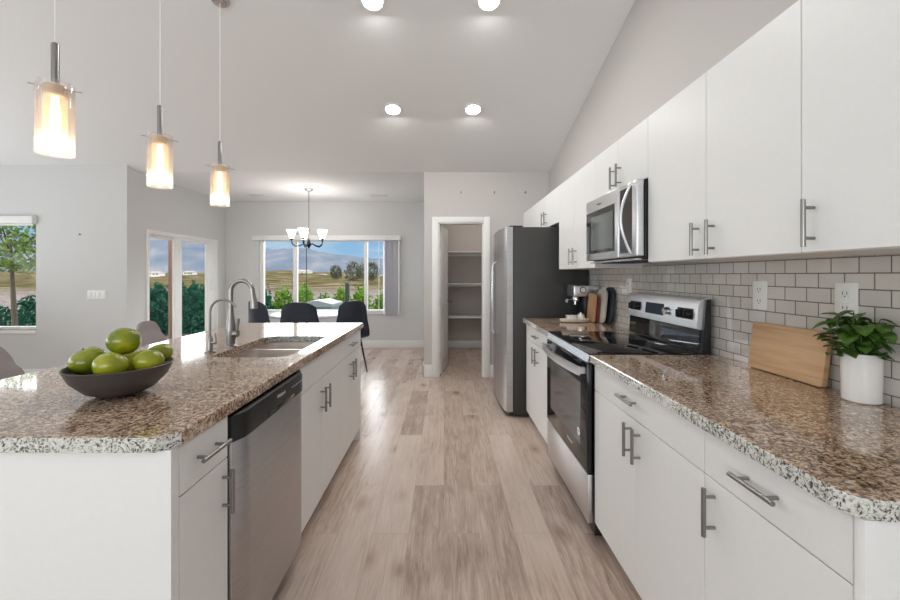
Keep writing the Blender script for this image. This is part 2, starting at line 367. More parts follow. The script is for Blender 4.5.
# ---------------------------------------------------------------- mesh helpers
class MB:
    def __init__(s):
        s.bm = bmesh.new()
    def box(s, x0, x1, y0, y1, z0, z1, bevel=0, seg=2, rot=None, taper=None):
        t = bmesh.new()
        bmesh.ops.create_cube(t, size=1)
        c = Vector(((x0 + x1) / 2, (y0 + y1) / 2, (z0 + z1) / 2))
        for v in t.verts:
            v.co = Vector((v.co.x * abs(x1 - x0), v.co.y * abs(y1 - y0), v.co.z * abs(z1 - z0)))
        if taper:
            for v in t.verts:
                if v.co.z < 0: v.co.x *= taper; v.co.y *= taper
        if bevel:
            bmesh.ops.bevel(t, geom=t.edges[:], offset=bevel, segments=seg, affect='EDGES', profile=.5)
        for v in t.verts:
            if rot: v.co = rot @ v.co
            v.co += c
        s.merge(t)
        return s
    def merge(s, t):
        me = bpy.data.meshes.new('tmp'); t.to_mesh(me); t.free()
        s.bm.from_mesh(me); bpy.data.meshes.remove(me)
    def tube(s, pts, r, n=12, cap=True):
        pts = [Vector(p) for p in pts]
        rs = r if isinstance(r, (list, tuple)) else [r] * len(pts)
        rings = []
        up = None
        for i, p in enumerate(pts):
            d = (pts[min(i + 1, len(pts) - 1)] - pts[max(i - 1, 0)]).normalized()
            if up is None:
                a = Vector((0, 0, 1)) if abs(d.z) < .9 else Vector((1, 0, 0))
                up = d.cross(a).normalized()
            up = (up - d * up.dot(d)).normalized()
            w = d.cross(up)
            rings.append([s.bm.verts.new(p + (up * math.cos(2 * PI * k / n) + w * math.sin(2 * PI * k / n)) * rs[i]) for k in range(n)])
        for a, b in zip(rings, rings[1:]):
            for k in range(n):
                s.bm.faces.new((a[k], a[(k + 1) % n], b[(k + 1) % n], b[k]))
        if cap:
            s.bm.faces.new(rings[0][::-1]); s.bm.faces.new(rings[-1])
        return s
    def lathe(s, prof, c=(0, 0, 0), n=32, close=False, cap=True):
        c = Vector(c); rings = []
        for r, z in prof:
            rings.append([s.bm.verts.new(c + Vector((max(r, 1e-5) * math.cos(2 * PI * k / n), max(r, 1e-5) * math.sin(2 * PI * k / n), z))) for k in range(n)])
        pr = list(zip(rings, rings[1:]))
        if close: pr.append((rings[-1], rings[0]))
        for a, b in pr:
            for k in range(n):
                s.bm.faces.new((a[k], a[(k + 1) % n], b[(k + 1) % n], b[k]))
        if cap and not close:
            s.bm.faces.new(rings[0][::-1]); s.bm.faces.new(rings[-1])
        return s
    def prism(s, poly, z0, z1, holes=(), chamfer=0, sides=True, axis='z'):
        """poly in xy, extruded in z; optional holes; chamfer on the outer top edge"""
        def inset(P, d):
            out = []
            k = len(P)
            for i in range(k):
                a, b, c = Vector(P[i - 1]), Vector(P[i]), Vector(P[(i + 1) % k])
                n1 = (b - a).normalized(); n2 = (c - b).normalized()
                m1 = Vector((-n1.y, n1.x)); m2 = Vector((-n2.y, n2.x))
                m = (m1 + m2); m = m / max(m.dot(m1), .2)
                out.append(b + m * d)
            return out
        area = sum(poly[i - 1][0] * poly[i][1] - poly[i][0] * poly[i - 1][1] for i in range(len(poly)))
        if area < 0: poly = poly[::-1]
        loops = [(poly, z0)]
        if chamfer:
            loops.append((poly, z1 - chamfer)); loops.append((inset(poly, chamfer * .3), z1 - chamfer * .3)); loops.append((inset(poly, chamfer), z1))
        else:
            loops.append((poly, z1))
        vl = [[s.bm.verts.new((p[0], p[1], z)) for p in P] for P, z in loops]
        for a, b in zip(vl, vl[1:]):
            for i in range(len(a)):
                s.bm.faces.new((a[i], a[(i + 1) % len(a)], b[(i + 1) % len(a)], b[i]))
        hb = [[s.bm.verts.new((p[0], p[1], z0)) for p in h] for h in holes]
        ht = [[s.bm.verts.new((p[0], p[1], z1)) for p in h] for h in holes]
        for a, b in zip(hb, ht):
            for i in range(len(a)):
                s.bm.faces.new((a[i], b[i], b[(i + 1) % len(a)], a[(i + 1) % len(a)]))
        for outer, hs in ((vl[-1], ht), (vl[0], hb)):
            vs_ = [v for v in outer] + [v for h in hs for v in h]
            for tri in tessellate_polygon([[v.co for v in outer]] + [[v.co for v in h] for h in hs]):
                try: s.bm.faces.new([vs_[i] for i in tri])
                except ValueError: pass
        return s
    def grid(s, fn, nu, nv, thick=0):
        t = bmesh.new()
        e = 1e-3
        def nrm(u, v):
            a = fn(min(1, u + e), v) - fn(max(0, u - e), v)
            b = fn(u, min(1, v + e)) - fn(u, max(0, v - e))
            return a.cross(b).normalized()
        L = []
        for k in ((0, 1) if thick else (0,)):
            L.append([[t.verts.new(fn(i / nu, j / nv) + nrm(i / nu, j / nv) * thick * k) for j in range(nv + 1)] for i in range(nu + 1)])
        for g in L:
            for i in range(nu):
                for j in range(nv):
                    t.faces.new((g[i][j], g[i + 1][j], g[i + 1][j + 1], g[i][j + 1]))
        if thick:
            rim = [(i, 0) for i in range(nu)] + [(nu, j) for j in range(nv)] + [(i, nv) for i in range(nu, 0, -1)] + [(0, j) for j in range(nv, 0, -1)]
            for a, b in zip(rim, rim[1:] + rim[:1]):
                t.faces.new((L[0][a[0]][a[1]], L[0][b[0]][b[1]], L[1][b[0]][b[1]], L[1][a[0]][a[1]]))
        s.merge(t)
        return s
    def xf(s, mtx):
        bmesh.ops.transform(s.bm, matrix=mtx, verts=s.bm.verts)
        return s

WM = {}   # world matrices of the objects made here
def props(o, label=None, cat=None, group=None, kind=None):
    if label: o['label'] = label
    if cat: o['category'] = cat
    if group: o['group'] = group
    if kind: o['kind'] = kind
    return o
def thing(name, label, cat, loc=(0, 0, 0), rz=0, group=None):
    o = bpy.data.objects.new(name, None)
    o.empty_display_size = .1
    COL.objects.link(o)
    o.location = loc; o.rotation_euler = (0, 0, rz)
    WM[o.name] = Matrix.Translation(loc) @ Matrix.Rotation(rz, 4, 'Z')
    return props(o, label, cat, group)
def part(name, mb, m, parent=None, local=False, label=None, smooth=35, recalc=True):
    """mb is in world coordinates (or in the parent's, with local=True)"""
    bm = mb.bm
    if recalc: bmesh.ops.recalc_face_normals(bm, faces=bm.faces)
    if local and parent is not None:
        bm.transform(WM[parent.name])
    me = bpy.data.meshes.new(name)
    lo = Vector((1e9,) * 3); hi = Vector((-1e9,) * 3)
    for v in bm.verts:
        for k in range(3):
            lo[k] = min(lo[k], v.co[k]); hi[k] = max(hi[k], v.co[k])
    c = (lo + hi) / 2
    if parent is None: c.z = lo.z
    W = Matrix.Translation(c)
    bm.transform(W.inverted())
    bm.to_mesh(me); bm.free()
    mats = m if isinstance(m, (list, tuple)) else [m]
    for x in mats: me.materials.append(x)
    if smooth:
        me.shade_smooth()
        me.set_sharp_from_angle(angle=math.radians(smooth))
    o = bpy.data.objects.new(name, me)
    COL.objects.link(o)
    if parent is not None:
        o.parent = parent
        o.matrix_local = WM[parent.name].inverted() @ W
    else:
        o.location = c
    WM[o.name] = W
    if label: o['label'] = label
    return o
def struct(name, mb, m, parent=None, smooth=35):
    o = part(name, mb, m, parent, smooth=smooth)
    if parent is None: o['kind'] = 'structure'
    return o
def single(name, mb, m, label, cat, group=None, **kw):
    return props(part(name, mb, m, **kw), label, cat, group)
def copy_tree(o, loc=None, rz=None, parent=None, label=None):
    c = o.copy(); COL.objects.link(c)
    if parent is not None: c.parent = parent
    if loc is not None: c.location = loc
    if rz is not None: c.rotation_euler = (0, 0, rz)
    if label: c['label'] = label
    for ch in list(o.children): copy_tree(ch, parent=c)
    return c
def text_part(name, body, size, mtx, m, parent, extr=.0004):
    cu = bpy.data.curves.new(name, 'FONT'); cu.body = body; cu.size = size; cu.extrude = extr
    cu.align_x = 'CENTER'; cu.align_y = 'CENTER'
    tmp = bpy.data.objects.new('tmp_text', cu); COL.objects.link(tmp)
    dg = bpy.context.evaluated_depsgraph_get()
    me = bpy.data.meshes.new_from_object(tmp.evaluated_get(dg))
    bpy.data.objects.remove(tmp)
    mb = MB(); mb.bm.from_mesh(me); bpy.data.meshes.remove(me)
    mb.xf(mtx)
    return part(name, mb, m, parent, smooth=0, recalc=False)
def face_mtx(loc, normal):
    """text facing along normal (+X, -X or -Y), upright"""
    n = Vector(normal).normalized(); z = Vector((0, 0, 1)); x = z.cross(n)
    R = Matrix((x, z, n)).transposed().to_4x4()
    return Matrix.Translation(loc) @ R
def rrect(x0, x1, y0, y1, r, n=6):
    P = []
    for cx, cy, a0 in ((x1 - r, y1 - r, 0), (x0 + r, y1 - r, 90), (x0 + r, y0 + r, 180), (x1 - r, y0 + r, 270)):
        for k in range(n + 1):
            a = math.radians(a0 + 90 * k / n)
            P.append((cx + r * math.cos(a), cy + r * math.sin(a)))
    return P

# ---------------------------------------------------------------- the room
ZF, YB, YP, YL, XR, XL = 2.61, 7.05, 5.03, 4.86, 1.335, -3.90
SL = .268
struct('floor', MB().box(-6.5, 1.5, -3.5, 7.15, -.1, 0), M['floor'], smooth=0)
# right wall, follows the sloping ceiling
w = MB()
prof = [(-3.5, 0), (7.2, 0), (7.2, ZF + .1), (YP, ZF + .1), (0, ZF + SL * YP + .1), (-3.5, ZF + .5)]
w.prism(prof, XR, XR + .12)
w.xf(Matrix(((0, 0, 1, 0), (1, 0, 0, 0), (0, 1, 0, 0), (0, 0, 0, 1))))
struct('wall_right', w, M['wall_warm'], smooth=0)
# ceiling: flat over the dining end, rising toward the camera
c = MB()
prof = [(7.2, ZF), (7.2, ZF + .12), (YP, ZF + .12), (0, ZF + SL * YP + .12), (-3.6, ZF + .5), (-3.6, ZF + .3), (0, ZF + SL * YP), (YP, ZF)]
c.prism(prof, -6.6, 1.46)
c.xf(Matrix(((0, 0, 1, 0), (1, 0, 0, 0), (0, 1, 0, 0), (0, 0, 0, 1))))
struct('ceiling', c, M['ceiling'], smooth=0)
def wall_y(name, x0, x1, y0, y1, z1, holes, m):
    """wall facing -y with rectangular holes (hx0,hx1,hz0,hz1)"""
    b = MB()
    xs = sorted({x0, x1, *[h[0] for h in holes], *[h[1] for h in holes]})
    for a, d in zip(xs, xs[1:]):
        hs = [h for h in holes if h[0] <= a and h[1] >= d]
        if not hs: b.box(a, d, y0, y1, 0, z1)
        for h in hs:
            if h[2] > 0: b.box(a, d, y0, y1, 0, h[2])
            b.box(a, d, y0, y1, h[3], z1)
    bmesh.ops.remove_doubles(b.bm, verts=b.bm.verts, dist=1e-5)
    return struct(name, b, m, smooth=0)
wall_y('wall_back', XL - .12, 1.455, YB, YB + .14, ZF + .05, [(-3.30, -.80, .63, 1.95)], M['wall'])
wall_y('wall_left', -6.6, XL, YL, YL + .14, ZF + .05, [(-6.25, -5.02, .62, 2.02)], M['wall'])
b = MB()
b.box(XL - .12, XL, YL + .14, 5.17, 0, ZF + .05); b.box(XL - .12, XL, 6.79, YB, 0, ZF + .05); b.box(XL - .12, XL, 5.17, 6.79, 1.90, ZF + .05)
struct('wall_slider', b, M['wall'], smooth=0)
wall_y('wall_pantry', -.256, XR, YP, YP + .12, ZF + .05, [(-.07, .505, 0, 1.965)], M['wall_warm'])
struct('wall_pantry_side', MB().box(-.256, -.136, YP + .12, YB, 0, ZF + .05), M['wall'], smooth=0)
struct('wall_far_left', MB().box(-6.62, -6.5, -3.5, YL, 0, 4.2), M['wall'], smooth=0)
struct('wall_behind', MB().box(-6.6, 1.46, -3.62, -3.5, 0, 4.2), M['wall'], smooth=0)
# baseboards
def base(name, x0, x1, y0, y1, h=.145): struct(name, MB().box(x0, x1, y0, y1, 0, h, .004), M['trim'])
base('baseboard_back', XL + .014, -.27, YB - .014, YB, .135)
base('baseboard_left', -6.5, XL, YL - .014, YL)
base('baseboard_pantry_left', -.27, -.152, YP - .016, YP, .16)
base('baseboard_pantry_right', .588, .70, YP - .016, YP, .16)
base('baseboard_pantry_side', -.27, -.256, YP - .016, YB - .014, .16)
base('baseboard_pantry_inside', -.12, XR, YB - .014, YB, .13)
# pantry lining (warmer paint inside)
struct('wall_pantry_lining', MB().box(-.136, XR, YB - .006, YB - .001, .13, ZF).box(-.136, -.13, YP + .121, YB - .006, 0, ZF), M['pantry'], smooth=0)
# pantry casing and jamb
t = MB()
t.box(-.152, -.07, YP - .02, YP, 0, 2.04, .004); t.box(.505, .588, YP - .02, YP, 0, 2.04, .004); t.box(-.07, .505, YP - .02, YP, 1.965, 2.04, .004)
t.box(-.07, -.055, YP, YP + .12, 0, 1.965); t.box(.49, .505, YP, YP + .12, 0, 1.965); t.box(-.055, .49, YP, YP + .12, 1.95, 1.965)
struct('trim_1', t, M['trim'])
# pantry door (open inwards)
dm = Matrix.Translation((-.052, YP + .115, 0)) @ Matrix.Rotation(math.radians(80), 4, 'Z')
d = MB().box(0, .535, -.0175, .0175, .012, 1.945, .003)
for (x0, x1) in ((.07, .235), (.30, .465)):
    for (z0, z1) in ((.2, .75), (.9, 1.45), (1.55, 1.82)):
        for sy in (-1, 1):
            d.box(x0, x1, sy * .0175, sy * .0215, z0, z1, .0015, 1)
            d.box(x0 + .02, x1 - .02, sy * .0215, sy * .026, z0 + .02, z1 - .02, .002, 1)
d.xf(dm)
door = struct('door_2', d, M['trim'])
k = MB()
for sy in (-1, 1):
    k.tube([(.475, sy * .0175, .93), (.475, sy * .024, .93), (.475, sy * .024, .93), (.475, sy * .045, .93), (.475, sy * .055, .93), (.475, sy * .072, .93), (.475, sy * .08, .93)], [.026, .026, .01, .01, .024, .026, .012], 16)
part('door_knob', k.xf(dm), M['nickel'], door)
for z in (.25, .95, 1.68):
    part('hinge', MB().tube([(-.052 - .004, YP + .10, z - .045), (-.052 - .004, YP + .10, z + .045)], .006), M['nickel'], door)
# pantry shelves
for z, l in ((1.70, 'top'), (1.155, 'middle'), (.59, 'lowest')):
    s_ = thing('pantry_shelf', f'{l} white shelf inside the open pantry', 'shelf', (.6, 6.9, z))
    part('shelf_board', MB().box(-.13, 1.33, 6.65, 7.04, z - .02, z, .002), M['trim'], s_)
    part('cleat', MB().box(-.13, 1.33, 7.022, 7.042, z - .065, z - .021, .002), M['trim'], s_)

# back window
wn = MB()
x0, x1, z0, z1 = -3.30, -.80, .63, 1.95
yf0, yf1 = YB + .02, YB + .09
for a in ((x0, x0 + .07, z0, z1), (x1 - .05, x1, z0, z1), (x0 + .07, x1 - .05, z1 - .045, z1), (x0 + .07, x1 - .05, z0, z0 + .045),
          (-2.70, -2.63, z0 + .045, z1 - .045), (-1.43, -1.37, z0 + .045, z1 - .045)):
    wn.box(a[0], a[1], yf0, yf1, a[2], a[3], .004)
for (a, bb) in ((-3.23, -2.70), (-2.63, -1.43), (-1.37, -.85)):
    pass
win = struct('window_1', wn, M['trim'])
part('window_sill', MB().box(x0 - .01, x1 + .0, YB - .03, YB + .05, z0 - .03, z0, .004), M['trim'], win)
for (a, bb) in ((-3.23, -2.70), (-2.63, -1.43), (-1.37, -.85)):
    part('window_pane', MB().box(a, bb, YB + .05, YB + .056, z0 + .045, z1 - .045), M['pane'], win, smooth=0)
# valance and stacked vertical blinds
vb = thing('vertical_blind', 'white vertical blind drawn to the right side of the dining window', 'blind', (-1.0, YB - .05, 0))
part('head_rail', MB().box(-3.38, -.765, YB - .11, YB - .002, 1.915, 2.0, .004), M['trim'], vb)
sl = MB()
for k in range(12):
    x = -1.065 + k * .0215
    sl.box(x, x + .002, YB - .095, YB - .008, .60, 1.914, rot=Matrix.Rotation(math.radians(28), 3, 'Z'))
sl.box(-1.07, -.83, YB - .035, YB - .03, .60, 1.914)
part('slats', sl, M['blind'], vb)
part('end_slat', MB().box(-.805, -.785, YB - .10, YB - .01, .60, 1.914, .002), M['trim'], vb)
part('wand', MB().tube([(-1.15, YB - .07, .7), (-1.15, YB - .07, 1.914)], .007), M['white_plastic'], vb)
# left window
wl = MB()
x0, x1, z0, z1 = -6.25, -5.02, .62, 2.02
for a in ((x0, x0 + .045, z0, z1), (x1 - .03, x1, z0, z1), (x0 + .045, x1 - .03, z1 - .05, z1), (x0 + .045, x1 - .03, z0, z0 + .04)):
    wl.box(a[0], a[1], YL + .03, YL + .1, a[2], a[3], .004)
win2 = struct('window_2', wl, M['trim'])
part('window_sill', MB().box(x0 - .02, x1 + .01, YL - .02, YL + .04, z0 - .04, z0, .004), M['trim'], win2)
part('window_pane', MB().box(x0 + .045, x1 - .03, YL + .06, YL + .066, z0 + .04, z1 - .05), M['pane'], win2, smooth=0)
rs = thing('roller_shade', 'white roller shade pulled up in a cassette over the left window', 'shade', (-5.6, YL - .05, 1.92))
part('cassette', MB().box(-6.27, -5.0, YL - .07, YL - .002, 1.925, 2.02, .012, 3), M['trim'], rs)
part('hem_bar', MB().box(-6.24, -5.03, YL - .03, YL - .015, 1.905, 1.924, .004), M['white_plastic'], rs)
# patio slider
sd = MB()
fx0, fx1 = XL - .10, XL + .015
sd.box(fx0, fx1, 5.17, 5.215, 0, 1.90, .004); sd.box(fx0, fx1, 6.745, 6.79, 0, 1.90, .004)
sd.box(fx0, fx1, 5.215, 6.745, 1.845, 1.90, .004); sd.box(fx0, fx1, 5.215, 6.745, 0, .04, .004)
sld = struct('door_1', sd, M['trim'])
for (a, b_, xo) in ((5.215, 5.90, -.085), (5.72, 6.745, -.035)):
    p = MB(); x = XL + xo
    if a < 5.5: sa, sb = .005, .045
    else: sa, sb = .16, .25
    p.box(x, x + .035, a, a + sa, .04, 1.845, .003); p.box(x, x + .035, b_ - sb, b_, .04, 1.845, .003)
    p.box(x, x + .035, a + sa, b_ - sb, 1.805, 1.845, .003); p.box(x, x + .035, a + sa, b_ - sb, .04, .14, .003)
    fr = part('door_panel', p, M['trim'], sld)
    part('door_pane', MB().box(x + .015, x + .02, a + sa, b_ - sb, .14, 1.805), M['pane'], fr, smooth=0)
    if a > 5.5:
        part('door_handle', MB().tube([(x + .035, 6.62, 1.05), (x + .065, 6.62, 1.07), (x + .065, 6.62, 1.19), (x + .035, 6.62, 1.21)], .009), M['white_plastic'], fr)

# wall plate, screws
sw = thing('light_switch_plate', 'white wall plate with rocker switches on the left wall', 'light switch', (-4.27, YL, 1.06))
part('cover_plate', MB().box(-4.385, -4.155, YL - .008, YL - .0005, 1.0, 1.115, .003), M['white_plastic'], sw)
for k in range(4):
    part('rocker', MB().box(-4.363 + k * .0525, -4.33 + k * .0525, YL - .013, YL - .008, 1.025, 1.09, .002), M['white_plastic'], sw)
for x, l in ((.215, 'left'), (.64, 'middle'), (1.035, 'right')):
    single('wall_hook', MB().tube([(x, YP - .001, 2.345), (x, YP - .02, 2.345), (x, YP - .024, 2.352), (x, YP - .026, 2.365)], .005, 8).tube([(x, YP - .001, 2.345), (x, YP - .004, 2.345)], .010, 10), M['nickel'],
           f'{l} of the three small metal hooks high on the pantry wall', 'hook', 'hooks above the pantry door')
single('nail', MB().tube([(-4.47, YL - .001, 1.80), (-4.47, YL - .016, 1.80)], .005, 8).tube([(-4.47, YL - .014, 1.80), (-4.47, YL - .018, 1.80)], .009, 10), M['black'], 'small dark nail in the left wall above the switch plate', 'nail')

# backsplash
struct('trim_2', MB().box(XR - .008, XR, .675, 3.595, .914, 1.362), M['tile'], smooth=0)

# ---------------------------------------------------------------- cabinets
GAP = .0016
def handle(mb_axis, f, s, yc, zc, L=.13):
    """bar pull standing off the face x=f, s = outward sign"""
    h = MB(); so = .03
    e = L / 2; p = L * .32
    if mb_axis == 'z':
        h.tube([(f + s * so, yc, zc - e), (f + s * so, yc, zc + e)], .006)
        for d in (-p, p): h.tube([(f, yc, zc + d), (f + s * so, yc, zc + d)], .0045, 10)
    else:
        h.tube([(f + s * so, yc - e, zc), (f + s * so, yc + e, zc)], .006)
        for d in (-p, p): h.tube([(f, yc + d, zc), (f + s * so, yc + d, zc)], .0045, 10)
    return h
def cabinet(label, f, s, y0, y1, z0, z1, xb, fronts, toe=None, name='base_cabinet', open_top=False, body_top=None):
    """f face plane of doors, xb back plane; fronts: (kind, y0, y1, z0, z1, handle spec or None)"""
    o = thing(name, label, 'cabinet', ((f + xb) / 2, (y0 + y1) / 2, 0 if toe else z0))
    b = MB(); xi = f - s * .019
    e = .0004
    bt = body_top or z1
    if toe:
        b.box(min(xi, xb), max(xi, xb), y0 + e, y1 - e, .1, bt)
        tx = f - s * .075
        b.box(min(tx, xb), max(tx, xb), y0 + e, y1 - e, 0, .1)
    else:
        b.box(min(xi, xb), max(xi, xb), y0 + e, y1 - e, z0, z1)
    part('cabinet_body', b, M['cab'], o, smooth=0)
    for kind, a, c_, q0, q1, hs in fronts:
        p = MB().box(min(f, xi + s * .0006), max(f, xi + s * .0006), a + GAP, c_ - GAP, q0 + GAP, q1 - GAP, .0012, 1)
        fr = part(kind, p, M['cab'], o, smooth=0)
        if hs:
            ax, hy, hz = hs[:3]
            part('handle', handle(ax, f, s, hy, hz, hs[3] if len(hs) > 3 else .13), M['nickel'], fr)
    return o
ZC, ZD = .876, .745
FI = -.66     # island door faces
# island row (faces +x)
cabinet('narrow white island cabinet with one drawer and door beside the dishwasher', FI, 1, .985, 1.207, 0, ZC, -1.25,
        [('drawer', .985, 1.207, ZD, .872, ('y', 1.10, .812, .13)), ('door', .985, 1.207, .1, ZD, ('z', 1.178, .655))], toe=True)
cabinet('white double-door sink cabinet in the island right of the dishwasher', FI, 1, 1.812, 2.49, 0, ZC, -1.25,
        [('false_front', 1.812, 2.49, ZD, .872, None), ('door', 1.812, 2.15, .1, ZD, ('z', 2.112, .635)), ('door', 2.15, 2.49, .1, ZD, ('z', 2.188, .635))], toe=True, body_top=.66)
cabinet('white double-door cabinet at the far end of the island under one drawer', FI, 1, 2.516, 3.10, 0, ZC, -1.25,
        [('drawer', 2.491, 3.10, ZD, .872, ('y', 2.80, .812)), ('door', 2.491, 2.795, .1, ZD, ('z', 2.757, .635)), ('door', 2.795, 3.10, .1, ZD, ('z', 2.833, .635))], toe=True)
ip = thing('kitchen_island', 'plain white panel closing the near end and stool side of the island', 'island', (-1.0, 1.2, 0))
part('end_panel', MB().box(-1.275, FI, .955, .984, 0, ZC, .001), M['cab'], ip, smooth=0)
part('back_panel', MB().box(-1.275, -1.252, .9845, 3.125, 0, ZC), M['cab'], ip, smooth=0)
part('end_panel', MB().box(-1.2515, FI, 3.1015, 3.125, 0, ZC, .001), M['cab'], ip, smooth=0)
# right-hand run (faces -x)
FR = .73
XBk = XR - .001
cabinet('nearest white base cabinet on the right with one drawer over one door', FR, -1, .70, 1.108, 0, ZC, XBk,
        [('drawer', .704, 1.108, ZD, .872, ('y', .906, .812)), ('door', .704, 1.108, .1, ZD, ('z', 1.065, .66))], toe=True)
cabinet('wide white base cabinet between the range and the nearest cabinet', FR, -1, 1.108, 1.915, 0, ZC, XBk,
        [('drawer', 1.108, 1.915, ZD, .872, ('y', 1.545, .812)), ('door', 1.108, 1.51, .1, ZD, ('z', 1.472, .66)), ('door', 1.51, 1.915, .1, ZD, ('z', 1.540, .66))], toe=True)
cabinet('white base cabinet between the range and the refrigerator', FR, -1, 2.70, 3.52, 0, ZC, XBk,
        [('drawer', 2.70, 3.50, ZD, .872, ('y', 3.10, .812)), ('door', 2.70, 3.10, .1, ZD, ('z', 3.055, .66)), ('door', 3.10, 3.50, .1, ZD, ('z', 3.145, .66))], toe=True)
single('cabinet_end_panel', MB().box(FR - .004, XBk, .681, .6995, 0, ZC, .001), M['cab'], 'white end panel closing the near end of the right cabinets', 'panel')
# uppers
FU = 1.01; ZB, ZT = 1.362, 2.085
def H(y, z=None): return ('z', y, z or ZB + .080)
cabinet('upper cabinet nearest the camera with its bar handle at the far edge', FU, -1, .70, 1.1175, ZB, ZT, XBk,
        [('door', .70, 1.1175, ZB, ZT, H(1.078))], name='upper_cabinet')
cabinet('wide upper cabinet with two doors right of the microwave', FU, -1, 1.1175, 1.956, ZB, ZT, XBk,
        [('door', 1.1175, 1.523, ZB, ZT, H(1.478)), ('door', 1.523, 1.956, ZB, ZT, H(1.568))], name='upper_cabinet')
cabinet('short upper cabinet with two doors directly above the microwave', FU, -1, 1.956, 2.642, 1.782, ZT, XBk,
        [('door', 1.956, 2.293, 1.782, ZT, ('z', 2.255, 1.87)), ('door', 2.293, 2.642, 1.782, ZT, ('z', 2.335, 1.87))], name='upper_cabinet')
cabinet('upper cabinet with two doors between the microwave and the refrigerator', FU, -1, 2.642, 3.469, ZB - .015, ZT, XBk,
        [('door', 2.642, 3.06, ZB - .015, ZT, H(3.015)), ('door', 3.06, 3.469, ZB - .015, ZT, H(3.105))], name='upper_cabinet')
cabinet('upper cabinet with two short doors over the refrigerator', FU, -1, 3.469, 4.39, 1.765, ZT, XBk,
        [('door', 3.469, 3.93, 1.765, ZT, ('z', 3.88, 1.855)), ('door', 3.93, 4.39, 1.765, ZT, ('z', 3.98, 1.855))], name='upper_cabinet')
cabinet('plain upper cabinet without handle against the pantry wall', FU, -1, 4.39, YP - .001, 1.765, ZT, XBk,
        [('door', 4.39, YP - .001, 1.765, ZT, None)], name='upper_cabinet')

# ---------------------------------------------------------------- countertops
CT0, CT1 = .8775, .914
def ccorner(x, y, dx, dy, r=.035):
    return [(x + dx * r, y), (x, y + dy * r)]
# island top
XE, YN, YFa, XW = -.650, .938, 3.19, -1.64
poly = [(XW, YN), (XE - .036, YN), (XE, YN + .040), (XE, YFa), (XW, YFa)]
hole = rrect(-1.11, -.735, 1.85, 2.50, .07)
it = single('island_countertop', MB().prism(poly, CT0, CT1, [hole], chamfer=.006), [M['granite'], M['granite_lit']],
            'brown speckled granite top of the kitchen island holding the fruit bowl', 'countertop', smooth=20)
rt = single('countertop', MB().prism([(.708, 1.913), (XR - .009, 1.913), (XR - .009, .675), (.755, .675), (.722, .687), (.708, .72)], CT0, CT1, chamfer=.006), [M['granite'], M['granite_lit']],
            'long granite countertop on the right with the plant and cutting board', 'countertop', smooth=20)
ft = single('countertop', MB().prism([(.708, 2.70), (XR - .009, 2.70), (XR - .009, 3.55), (.708, 3.55)], CT0, CT1, chamfer=.006), [M['granite'], M['granite_lit']],
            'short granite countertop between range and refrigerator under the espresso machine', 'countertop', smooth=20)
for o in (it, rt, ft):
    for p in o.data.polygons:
        if abs(p.normal.z) < .5 and not (o is it and p.normal.x > .8): p.material_index = 1  # side faces get the stone with painted-in light, except the island's aisle side

# ---------------------------------------------------------------- sink and taps
sk = thing('kitchen_sink', 'stainless double-bowl sink set under the island granite', 'sink', (-.92, 2.13, .66))
def basin(x0, x1, y0, y1):
    m = MB(); loops = []
    for ins, z, r in ((0, .868, .06), (.004, .80, .06), (.010, .71, .06), (.03, .69, .05), (.06, .685, .04)):
        loops.append([m.bm.verts.new((p[0], p[1], z)) for p in rrect(x0 + ins, x1 - ins, y0 + ins, y1 - ins, r)])
    for a, b in zip(loops, loops[1:]):
        for i in range(len(a)): m.bm.faces.new((a[i], a[(i + 1) % len(a)], b[(i + 1) % len(a)], b[i]))
    m.bm.faces.new(loops[-1])
    return m
M['sinksteel'] = mat('sink_steel', (.72, .66, .62), .35, 1)
bs = [(-1.10, -.745, 1.86, 2.235), (-1.10, -.745, 2.262, 2.49)]
part('rim', MB().prism(rrect(-1.125, -.72, 1.835, 2.515, .07), .868, .8765, [rrect(*q, .06) for q in bs]), M['sinksteel'], sk)
for q in bs:
    bo = part('sink_bowl', basin(*q), M['sinksteel'], sk, recalc=True)
    part('drain', MB().lathe([(.0, .6865), (.035, .6865), (.042, .690), (.0421, .6855)], ((q[0] + q[1]) / 2, (q[2] + q[3]) / 2, 0), 24), M['chrome'], bo)
fa = thing('kitchen_faucet', 'tall brushed nickel pull-down faucet with arched spout at the sink', 'faucet', (-1.15, 2.13, .914))
part('body', MB().lathe([(.032, 0), (.032, .006), (.024, .012), (.026, .05), (.027, .09), (.022, .13), (.016, .17), (.0135, .2)], (-1.15, 2.13, .914), 24), M['nickel'], fa)
arc = [(-1.15, 2.13, 1.10), (-1.15, 2.13, 1.20)]
R_ = .058
for k in range(0, 11):
    a = PI - PI * k / 10 * .92
    arc.append((-1.15 + R_ + R_ * math.cos(a), 2.13 - .0 * k, 1.212 + R_ * math.sin(a)))
part('spout', MB().tube(arc, .0125, 14), M['nickel'], fa)
ex, ey, ez = arc[-1]
part('spray_head', MB().tube([(ex, ey, ez), (ex + .003, ey, ez - .03), (ex + .010, ey, ez - .075), (ex + .012, ey, ez - .105), (ex + .012, ey, ez - .108)], [.0135, .0145, .0185, .020, .017], 16), M['nickel'], fa)
part('lever', MB().tube([(-1.13, 2.12, .985), (-1.105, 2.12, .985)], [.019, .019], 16).tube([(-1.112, 2.12, .99), (-1.108, 2.12, 1.03), (-1.103, 2.12, 1.065)], [.006, .007, .008], 10), M['nickel'], fa)
f2 = thing('filter_faucet', 'small thin brushed nickel water filter tap left of the main faucet', 'faucet', (-1.165, 1.967, .914))
part('body', MB().lathe([(.026, 0), (.026, .004), (.013, .01), (.013, .07), (.008, .08)], (-1.165, 1.967, .914), 20), M['nickel'], f2)
arc = [(-1.165, 1.967, .99), (-1.165, 1.967, 1.11)]
